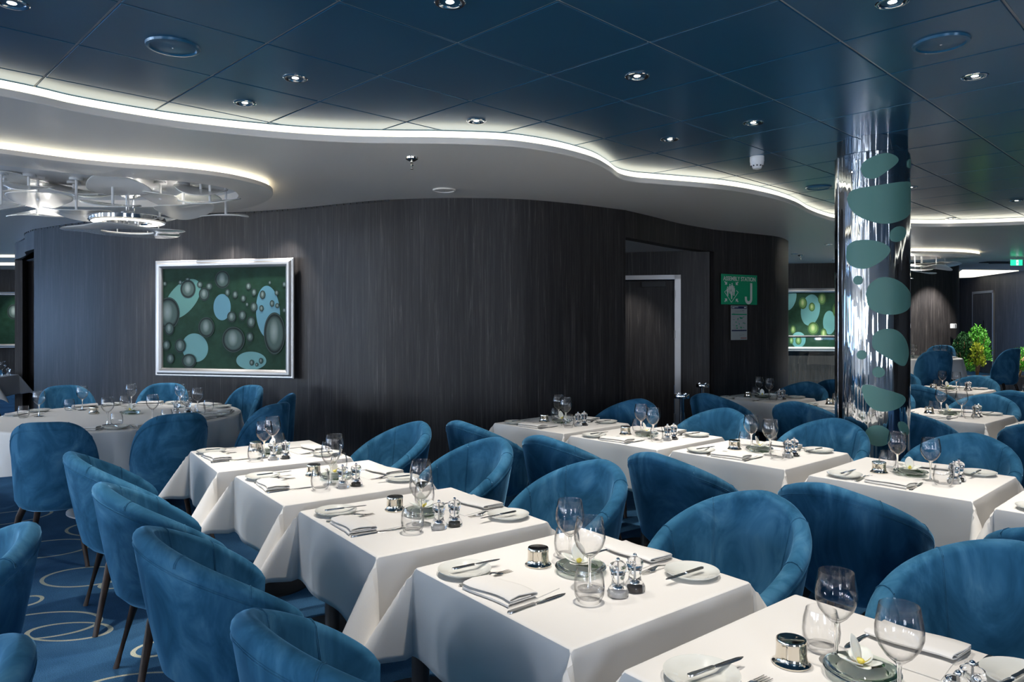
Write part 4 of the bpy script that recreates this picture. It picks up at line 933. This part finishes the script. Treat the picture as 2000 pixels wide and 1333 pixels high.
for (row, k, tx, ty, ang) in TABLES:
    nm = ORD[k] if k < CNT[row]-1 else 'farthest'
    ph = '%s table, %s' % (nm, ROWS[row])
    a = math.radians(ang); u = Vector((math.cos(a), math.sin(a), 0)); v = Vector((-math.sin(a), math.cos(a), 0)); c = Vector((tx, ty, 0))
    P_table.put((tx, ty, 0), a, 'square pedestal table under cloth, the '+ph, 'square dining tables')
    P_cloth.put((tx, ty, ZT), a, 'white linen cloth draped over the '+ph, 'white square tablecloths')
    for side in (-1, 1):
        off = .68 if row in 'AB' else .66
        cc = c+u*off*side+v*(.0)
        if not any(visible(cc.x+dx, cc.y+dy, .8, 60) for dx, dy in ((0, 0), (.3, 0), (-.3, 0), (0, .3), (0, -.3))): continue
        P_tub.put((cc.x, cc.y, 0), a-PI/2+(PI if side > 0 else 0)+math.radians(rj.uniform(-3, 3)), 'blue velvet tub chair at the %s side of the %s' % ('left' if side < 0 else 'right', ph), 'blue tub chairs at the square tables')
    detail = row in 'AB' or True
    for side in (-1, 1):
        q = -side          # -1: diner on the left, +1: diner on the right (everything turned by half a turn)
        sd = 'left' if side < 0 else 'right'
        R = a if side < 0 else a+PI
        uu = u*(1 if side < 0 else -1); vv = v*(1 if side < 0 else -1)
        def at(du, dv, z=ZT): p = c+uu*(du+rj.uniform(-.006, .006))+vv*(dv+rj.uniform(-.006, .006)); return (p.x, p.y, z)
        def put(key, du, dv, rz, label, group, z=ZT+.0012, hh=.05):
            p = at(du, dv, z)
            if visible(p[0], p[1], p[2]+hh, 40): PW[key].put(p, R+rz, label, group)
        j = lambda s: math.radians(rj.uniform(-s, s))
        put('plate', -.262, .222, 0, 'white side plate at the %s place on the %s' % (sd, ph), 'side plates')
        bp = at(-.300, .224, ZT+.0195)
        if visible(*bp): PW['butter'].put(bp, R+math.radians(-4)+j(6), 'butter knife across the %s side plate on the %s' % (sd, ph), 'butter knives on the side plates')
        put('fork', -.338, .132, j(4), 'fork at the %s place on the %s' % (sd, ph), 'forks')
        put('knife', -.342, -.100, j(4), 'table knife at the %s place on the %s' % (sd, ph), 'table knives')
        if side < 0: put('napkin', -.335, .012, j(6), 'folded white napkin at the left place on the '+ph, 'folded napkins')
        else: put('napkin', -.330, -.005, j(6), 'folded white napkin at the right place on the '+ph, 'folded napkins')
        if side < 0:
            put('wine', -.052, -.100, 0, 'empty wine glass on the left side of the '+ph, 'wine glasses', hh=.15); put('tumbler', -.126, -.180, 0, 'clear tumbler at the left place on the '+ph, 'tumblers')
        else:
            put('wine', -.045, -.078, 0, 'empty wine glass on the right side of the '+ph, 'wine glasses', hh=.15); put('tumbler', -.090, -.142, 0, 'clear tumbler at the right place on the '+ph, 'tumblers')
    def atc(du, dv, z=ZT+.0012): p = c+u*du+v*dv; return (p.x, p.y, z)
    if visible(*atc(0, 0)):
        PW['pot'].put(atc(-.04, .140), a, 'small polished metal candle holder on the '+ph, 'metal candle holders')
        PW['dish'].put(atc(.022, .012), a, 'round green edged glass flower dish on the '+ph, 'glass flower dishes')
        PW['orchid'].put(atc(.018, .016, ZT-.003), a+rj.uniform(-.6, .8)-.6, 'white orchid bloom in the glass dish on the '+ph, 'orchid blooms')
    if visible(*atc(0, -.19)) or row == 'A':
        PW['salt'].put(atc(-.030, -.194), a+.4, 'clear acrylic salt grinder on the '+ph, 'salt grinders')
        PW['pepper'].put(atc(.036, -.196), a+.6, 'clear acrylic pepper grinder on the '+ph, 'pepper grinders')

# ------------------------------------------------------------------ round tables
def round_cloth(R=.92, drop=.36, folds=11, seed=1):
    bm = bmesh.new(); uvl = bm.loops.layers.uv.new('UVMap'); n = 220; rows = []
    rd = random.Random(seed); ph = [rd.uniform(0, 6) for _ in range(4)]
    prof = [(0, 0, 0), (R*.35, 0, 0), (R*.7, 0, 0), (R*.97, 0, 0), (R, -.002, 0), (R+.008, -.010, .02), (R+.011, -.03, .08), (R+.012, -.10, .35), (R+.014, -.18, .62), (R+.016, -.27, .85), (R+.018, -.36, 1)]
    for r, z, k in prof:
        row = []
        for i in range(n):
            a = 2*PI*i/n; w = (abs(math.sin(folds*a/2+ph[0]))**1.6-.35)*.085+math.sin(5*a+ph[1])*.012
            rr_ = r+k*w; zz = z*drop/.36-(k*.03*max(0, math.cos(2*a*2+ph[2]))**2)
            row.append((rr_*math.cos(a), rr_*math.sin(a), zz))
        rows.append(row)
    V = grid(bm, rows[1:], closed_v=True); cv = bm.verts.new((0, 0, 0))
    for i in range(n): bm.faces.new((cv, V[0][i], V[0][(i+1) % n]))
    bmesh.ops.recalc_face_normals(bm, faces=bm.faces)
    for f in bm.faces:
        for lp in f.loops: lp[uvl].uv = (lp.vert.co.x+.9, lp.vert.co.y)
    return bm
def round_table(cx, cy, z0, R, where, seed):
    t = thing('round_table', 'large round pedestal table under cloth, '+where, 'table', (cx, cy, z0))
    bm = bmesh.new(); lathe(bm, [(0, .716), (R-.01, .716), (R-.006, .73), (R-.008, .746), (0, .746)], 64, cap=False); obj('tabletop', bm, M['leg'], t)
    bm = bmesh.new(); lathe(bm, [(.06, .02), (.05, .716)], 20); obj('column', bm, M['black'], t)
    bm = bmesh.new(); lathe(bm, [(.36, 0), (.36, .01), (.33, .03), (.07, .05)], 40); obj('base', bm, M['brushed'], t)
    o = obj('tablecloth', round_cloth(R, .29, 13, seed), M['linen'], loc=(cx, cy, z0+.7515)); tag(o, 'white cloth hanging in folds over the round table, '+where, 'tablecloth')
RX, RY, RR = -3.20, 5.90, .93
round_table(RX, RY, 0, RR, 'left of the room under the chandelier', 3)
RC = [((-2.84, 4.40), 'dark back towards us, at lower left of the round table'), ((-2.20, 4.82), 'dark back towards us, between round table and front row'), ((-1.72, 5.45), 'nearer of two seen sideways right of the round table'),
      ((-1.84, 6.15), 'farther of two seen sideways right of the round table'), ((-2.45, 6.98), 'lit front, right of and behind the round table'), ((-3.42, 7.22), 'behind the round table below the painting'),
      ((-4.30, 6.95), 'behind the round table near the pale wall end'), ((-4.62, 5.95), 'cut off at the left edge beside the round table')]
for (x, y), w in RC:
    d = Vector((RX-x, RY-y, 0)); L = d.length; d.normalize(); p = Vector((x, y, 0))+d*.25
    if (p-Vector((RX, RY, 0))).length < RR+.13: p = Vector((RX, RY, 0))-d*(RR+.15)
    P_tall.put((p.x, p.y, 0), math.atan2(d.y, d.x)-PI/2, 'tall blue velvet dining chair, '+w, 'tall dining chairs at the round tables')
NAMES = ['front left', 'front right', 'near right', 'far right', 'back right', 'back', 'back left', 'left']
for k, ((x, y), w) in enumerate(RC):
    d = Vector((RX-x, RY-y, 0)).normalized(); e = Vector((-d.y, d.x, 0)); base = Vector((RX, RY, 0)); R = math.atan2(d.y, d.x)
    def at(inw, left, z=.7535): p = base-d*(RR-inw)+e*left; return (p.x, p.y, z)
    s = NAMES[k]+' place on the left round table'
    PW['plate'].put(at(.13, .215), R, 'white side plate at the '+s, 'side plates')
    PW['butter'].put(at(.08, .215, .7725), R, 'butter knife on side plate at the '+s, 'butter knives on the side plates')
    PW['fork'].put(at(.05, .115), R, 'fork at the '+s, 'forks'); PW['knife'].put(at(.05, -.115), R, 'table knife at the '+s, 'table knives')
    PW['napkin'].put(at(.05, .0), R, 'folded white napkin at the '+s, 'folded napkins')
    PW['wine'].put(at(.34, -.09), R, 'empty wine glass at the '+s, 'wine glasses'); PW['tumbler'].put(at(.27, -.17), R, 'clear tumbler at the '+s, 'tumblers')
PW['dish'].put((-3.14, 5.98, .7535), 0, 'round green edged glass flower dish in the middle of the left round table', 'glass flower dishes')
PW['orchid'].put((-3.14, 5.98, .7495), .3, 'white orchid bloom in the dish on the left round table', 'orchid blooms')
PW['pot'].put((-3.45, 6.0, .7535), 0, 'small polished metal candle holder on the left round table', 'metal candle holders')
PW['salt'].put((-2.78, 6.02, .7535), 0, 'clear acrylic salt grinder on the left round table', 'salt grinders')
PW['pepper'].put((-2.70, 6.06, .7535), 0, 'clear acrylic pepper grinder on the left round table', 'pepper grinders')
# far round table on the dais
FX, FY, FZ = 6.15, 11.35, .2
round_table(FX, FY, FZ, .75, 'far right on the dais', 8)
for (x, y), w in [((5.95, 10.15), 'dark back towards us, right of the chrome column'), ((7.75, 11.2), 'seen sideways with planter greenery behind it, far right'), ((7.35, 12.4), 'behind the far round table')]:
    d = Vector((FX-x, FY-y, 0)).normalized(); p = Vector((x, y, FZ))+d*.22
    P_tall.put(p, (math.atan2(d.y, d.x) if x != 7.75 else math.radians(118))-PI/2, 'tall blue velvet dining chair, '+w, 'tall dining chairs at the round tables')
for k, (x, y) in enumerate([(6.08, 11.0), (6.25, 11.35), (6.42, 11.0), (6.60, 11.1)]):
    PW['wine'].put((x, y, FZ+.7535), 0, 'empty wine glass on the far right round table, %s from the left' % ['first', 'second', 'third', 'fourth'][k], 'wine glasses')
for k, (x, y) in enumerate([(6.3, 11.15), (6.50, 10.85), (6.66, 10.95)]):
    PW['tumbler'].put((x, y, FZ+.7535), 0, 'clear tumbler on the far right round table, %s from the left' % ['first', 'second', 'third'][k], 'tumblers')
PW['dish'].put((6.1, 11.3, FZ+.7535), 0, 'round green edged glass flower dish on the far right round table', 'glass flower dishes')
PW['plate'].put((6.74, 11.15, FZ+.7535), 0, 'white side plate on the far right round table', 'side plates')
# table glimpsed past the pier on the far left
P_table.put((-7.35, 10.0, 0), .2, 'square pedestal table under cloth at the far left edge', 'square dining tables')
P_cloth.put((-7.35, 10.0, ZT), .2, 'white linen cloth on the table at the far left edge', 'white square tablecloths')
PW['wine'].put((-7.08, 10.1, ZT+.0012), 0, 'empty wine glass on the table at the far left edge', 'wine glasses')
PW['plate'].put((-7.15, 9.85, ZT+.0012), 0, 'white side plate on the table at the far left edge', 'side plates')
PW['salt'].put((-7.10, 10.25, ZT+.0012), 0, 'clear acrylic salt grinder on the table at the far left edge', 'salt grinders')
P_tub.put((-7.85, 10.75, 0), math.radians(-140), 'blue tub chair behind the table at the far left edge', 'blue tub chairs at the square tables')
P_tub.put((-7.55, 9.15, 0), 0.2, 'blue tub chair before the table at the far left edge', 'blue tub chairs at the square tables')
# two tub chairs cut off at the lower left
P_tub.put((-1.80, 2.17, 0), math.radians(128), 'blue velvet tub chair cut off at the left edge, above the bottom-left corner one', 'blue tub chairs at the square tables')
P_tub.put((-1.26, 1.32, 0), math.radians(124), 'blue velvet tub chair cut off in the bottom left corner', 'blue tub chairs at the square tables')

# ------------------------------------------------------------------ chandeliers
def petal_shade(w, dpt, bend, seed):
    rd = random.Random(seed); bm = bmesh.new(); n = 40; rows = []; p1, p2 = rd.uniform(0, 6), rd.uniform(0, 6)
    for kr in (0.02, .3, .6, .85, .97, 1):
        row = []
        for i in range(n):
            a = 2*PI*i/n; r = kr*(1+.12*math.cos(2*a+p1)+.06*math.cos(3*a+p2)); x = w/2*r*math.cos(a); y = dpt/2*r*math.sin(a)
            z = bend*(.5*(2*x/w)**2*1.0-.6*(2*y/dpt)**2*.5+.35*math.sin(3.1*x/w+p1)); row.append((x, y, z))
        rows.append(row)
    VV = grid(bm, rows, closed_v=True); bm.faces.new(VV[0]); return bm
def chandelier(cx, cy, zr, petals, label, ztop, scale=1.0):
    t = thing('chandelier', label, 'chandelier', (cx, cy, ztop))
    for k, (x, y, z, w, dp, bend, tilt, az) in enumerate(petals):
        tx = math.radians((14, -13, 17, -9, 12, -17, 9)[k % 7])
        bm = petal_shade(w*scale, dp*scale, bend*scale*1.3, k+3); bm.transform(Matrix.Translation((x*scale, y*scale, z-ztop))@Matrix.Rotation(az, 4, 'Z')@Matrix.Rotation(tx, 4, 'X')@Matrix.Rotation(tilt, 4, 'Y'))
        o = obj('petal_shade', bm, M['shade'], t); md = o.modifiers.new('th', 'SOLIDIFY'); md.thickness = .007
        bm = bmesh.new(); tube(bm, [(x*scale, y*scale, 0), (x*scale, y*scale, z-ztop)], .010, 10); lathe(bm, [(.05, 0), (.05, -.018), (.045, -.02)], 20, center=(x*scale, y*scale, 0)); obj('rod', bm, M['white'], t)
    # wavy ring with the glowing disc above it
    bm = bmesh.new(); n = 72; rows = []
    for f, zz in ((.46, 0), (.46, .010), (.48, .016), (1.0, .012), (1.02, .004), (1.0, 0), (.52, 0)):
        row = []
        for i in range(n):
            a = 2*PI*i/n; r = .42*scale*(1+.10*math.cos(5*a+.4)*max(0, f-.5)*2); rr_ = r*f; row.append((rr_*math.cos(a), rr_*math.sin(a), zr-ztop+zz+.009*math.sin(3*a)*max(0, f-.55)*2))
        rows.append(row)
    grid(bm, rows, closed_u=True, closed_v=True); bmesh.ops.recalc_face_normals(bm, faces=bm.faces); obj('ring_shade', bm, M['shade'], t)
    h = zr-ztop
    bm = bmesh.new(); s = scale; lathe(bm, [(.265*s, h+.075), (.275*s, h+.075), (.285*s, h+.085), (.285*s, h+.115), (.265*s, h+.12), (.185*s, h+.12), (.175*s, h+.085), (.185*s, h+.075), (.265*s, h+.075)], 56, cap=False); obj('lamp_housing', bm, M['chrome'], t)
    bm = bmesh.new(); lathe(bm, [(.185*s, h+.074), (.19*s, h+.070), (.255*s, h+.070), (.262*s, h+.074)], 56, cap=False); obj('light_ring', bm, M['ringlight'], t)
    for i in range(6):
        a = 2*PI*i/6+.3; bm = bmesh.new(); tube(bm, [(.23*s*math.cos(a), .23*s*math.sin(a), h+.005), (.23*s*math.cos(a), .23*s*math.sin(a), h+.08)], .005, 8); obj('spacer', bm, M['brushed'], t)
    bm = bmesh.new(); tube(bm, [(0, 0, 0), (0, 0, h+.12)], .014, 12); tube(bm, [(.05, 0, 0), (.05, 0, h+.12)], .008, 8); lathe(bm, [(.05, h+.12), (.05, h+.16), (.02, h+.17)], 20); obj('stem', bm, M['chrome'], t)
    return t
CHX, CHY = -3.13, 5.92
def fp(x, y, d, w, dp=.30, bend=.03, tilt=0, az=0):
    return ((x-1000)/1420*d-CHX, d-CHY, EYE+(627-y)*d/1420, w*d/1420, dp, bend, tilt, az)
PET = [fp(56, 368, 5.6, 92, .36, .035, .10), fp(74, 392, 5.7, 128, .34, .03, .04), fp(72, 420, 5.9, 118, .30, -.03, .08), fp(149, 416, 5.75, 120, .32, .035, .03), fp(144, 374, 5.9, 122, .34, .04, .14),
       fp(230, 362, 5.75, 128, .36, -.04, .06), fp(220, 401, 5.75, 128, .32, .03, .03), fp(265, 384, 6.1, 52, .24, .02, -.05), fp(313, 390, 5.9, 92, .30, .035, .06), fp(392, 372, 5.85, 112, .34, .03, .05),
       fp(386, 385, 6.1, 96, .28, -.03, 0), fp(410, 396, 5.8, 112, .30, .03, .02), fp(358, 412, 5.95, 100, .30, .03, -.03), fp(441, 420, 6.05, 104, .26, -.03, .05), fp(312, 427, 6.2, 86, .28, .03, .03),
       fp(8, 352, 5.6, 90, .30, .03, .05), fp(2, 400, 5.5, 70, .30, .02, .2), fp(18, 381, 5.9, 90, .28, .03, -.05), fp(190, 385, 6.3, 90, .28, .03, .04)]
chandelier(CHX, CHY, 2.245, PET, 'large white chandelier of glossy petal shades over the left round table', ZS-.012)
for x, y in ((-3.9, 6.0), (-3.2, 6.15), (-2.7, 5.95), (-4.3, 5.6)):
    lamp('chandelier_spot', 'SPOT', (x, y, ZS-.03), 11, (1, .97, .93), (x, y, 0), spot_size=math.radians(120), spot_blend=.9, shadow_soft_size=.04)
PET2 = [(x*.9, y*.5, z, w, dp, b_, t_, az) for (x, y, z, w, dp, b_, t_, az) in [(.45, 0, 2.47, .55, .3, .03, .05, 0), (.75, .1, 2.46, .5, .3, .03, -.03, 0), (.25, .1, 2.43, .5, .3, .03, .03, 0), (.95, -.1, 2.42, .55, .3, -.03, .03, 0), (.55, -.1, 2.39, .55, .3, .03, -.03, 0),
        (1.15, 0, 2.47, .5, .3, .03, .04, 0), (.7, 0, 2.35, .5, .3, .03, .05, 0), (-.3, 0, 2.44, .5, .3, .03, 0, 0), (.1, 0, 2.36, .4, .3, .03, .05, 0), (-.1, .1, 2.48, .45, .3, .03, .05, 0), (0, -.1, 2.40, .5, .3, .03, -.02, 0)]]
chandelier(6.35, 12.4, 2.235, PET2, 'distant white chandelier of petal shades right of the chrome column', ZS-.012, 1.0)
lamp('chandelier_spot', 'SPOT', (6.6, 12.3, ZS-.03), 90, (1, .97, .93), (6.3, 12.3, 0), spot_size=math.radians(130), spot_blend=.9, shadow_soft_size=.05)

# ------------------------------------------------------------------ stanchions near the recess
def b_stanchion():
    t = thing('barrier_post', None, 'post')
    bm = bmesh.new(); lathe(bm, [(.022, .012), (.022, .82)], 16); obj('post', bm, M['chrome'], t)
    bm = bmesh.new(); lathe(bm, [(.0, .815), (.068, .815), (.070, .82), (.070, .848), (.066, .854), (.0, .854)], 28, cap=False)
    for k in range(4): lathe(bm, [(.010, .852), (.010, .860), (0, .861)], 10, center=(.045*math.cos(k*PI/2+.4), .045*math.sin(k*PI/2+.4), 0), cap=False)
    obj('disc_head', bm, M['chrome'], t)
    bm = bmesh.new(); lathe(bm, [(.16, 0), (.16, .01), (.03, .02)], 28); obj('base', bm, M['chrome'], t)
    return t
P_st = Pool(b_stanchion)
P_st.put((1.545, 6.62, 0), 0, 'chrome barrier post with disc head in front of the recessed door', 'barrier posts')
P_st.put((2.02, 7.72, 0), 0, 'chrome barrier post with disc head half hidden behind a blue chair', 'barrier posts')
bm = bmesh.new(); pts = []
for k in range(13):
    s = k/12; pts.append((1.545+.475*s, 6.62+1.1*s, .80-.42*(1-(2*s-1)**2)))
tube(bm, pts[1:-1], .008, 8); o = obj('rope', bm, M['brushed']); tag(o, 'thin cord sagging between the two chrome barrier posts', 'cord')

# ------------------------------------------------------------------ planter with greenery
pl = thing('planter', 'long dark wood planter box at the far right edge', 'planter', (9.3, 13.0, .2))
bm = bmesh.new(); uvl = None
pb_ = wall_bm([(-1.6, .42), (-1.6, -.35), (2.4, -.35), (2.4, .42)], 0, .34, .04, 1); obj('box', pb_, M['wood'], pl)
bm = bmesh.new(); box(bm, -1.56, 2.36, -.31, .42, .25, .31); obj('soil', bm, M['soil'], pl, smooth=False)
def foliage(name, label, x, y, z, rx, rz, n, L, mat, seed, spiky=False, cat='plant'):
    rd = random.Random(seed); bm = bmesh.new(); uvs = None
    for _ in range(n):
        a = rd.uniform(0, 2*PI); e = math.acos(rd.uniform(-.25, 1)); rr_ = rd.uniform(.45, 1)**.6
        p = Vector((math.sin(e)*math.cos(a)*rx*rr_, math.sin(e)*math.sin(a)*rx*rr_*.8, rz*.45+math.cos(e)*rz*.55*rr_))
        d = (p-Vector((0, 0, rz*.25))).normalized()+Vector((rd.uniform(-.5, .5), rd.uniform(-.5, .5), rd.uniform(-.2, .5))); d.normalize()
        s = d.cross(Vector((rd.uniform(-1, 1), rd.uniform(-1, 1), rd.uniform(-1, 1)))).normalized(); l_ = L*rd.uniform(.6, 1.2); w = l_*(.16 if spiky else .38)
        up = s.cross(d)*l_*.12
        a_ = bm.verts.new(p); b_ = bm.verts.new(p+d*l_*.5+s*w+up); c_ = bm.verts.new(p+d*l_-up); d_ = bm.verts.new(p+d*l_*.5-s*w+up)
        bm.faces.new((a_, b_, c_, d_))
    t = thing(name, label, cat, (x, y, z)); obj('leaves', bm, mat, t, smooth=False)
    bm = bmesh.new()
    for k in range(6): a = k*1.05; tube(bm, [(0, 0, 0), (rx*.25*math.cos(a), rx*.25*math.sin(a), rz*.4), (rx*.6*math.cos(a), rx*.6*math.sin(a), rz*.8)], .006, 5)
    obj('stems', bm, M['bark'], t); return t
PZ = .51
foliage('shrub', 'tall dark ivy shrub, left half of the planter greenery tower', 8.05, 12.95, PZ, .20, .80, 1500, .045, M['leaf'], 1)
foliage('fern', 'tall bright fern, right half of the planter greenery tower', 8.28, 12.92, PZ, .20, .92, 1300, .06, M['fern'], 2, True)
foliage('shrub', 'yellow green foliage at the foot of the tall fern', 8.18, 12.80, PZ, .13, .62, 600, .045, M['lime'], 3)
foliage('fern', 'low green fern at the left end of the planter', 7.95, 12.85, PZ, .20, .33, 600, .05, M['fern'], 4, True)
foliage('moss_bush', 'bright green mossy bush beside the driftwood, left of the two', 8.95, 12.88, PZ, .28, .36, 1800, .03, M['fern'], 5)
foliage('moss_bush', 'bright green mossy bush at the right picture edge', 9.35, 13.05, PZ, .25, .42, 1500, .035, M['fern'], 6)
foliage('fern', 'airy green fern above the driftwood', 9.15, 13.1, PZ, .22, .52, 700, .05, M['fern'], 7, True)
bm = bmesh.new(); tube(bm, spline([(8.95, 12.85, .72), (9.05, 12.82, .86), (9.18, 12.8, .82), (9.27, 12.78, .66), (9.33, 12.78, .50)], 4), .035, 8); o = obj('driftwood', bm, M['bark']); tag(o, 'curved piece of pale driftwood arching over the planter moss', 'driftwood')
bm = bmesh.new(); lathe(bm, [(0, 0), (.12, 0), (.14, .05), (.10, .10), (0, .12)], 12, cap=False, center=(9.2, 12.78, .50), sy=.7); o = obj('stone', bm, M['bark']); tag(o, 'rounded tan stone in the planter below the driftwood', 'stone')
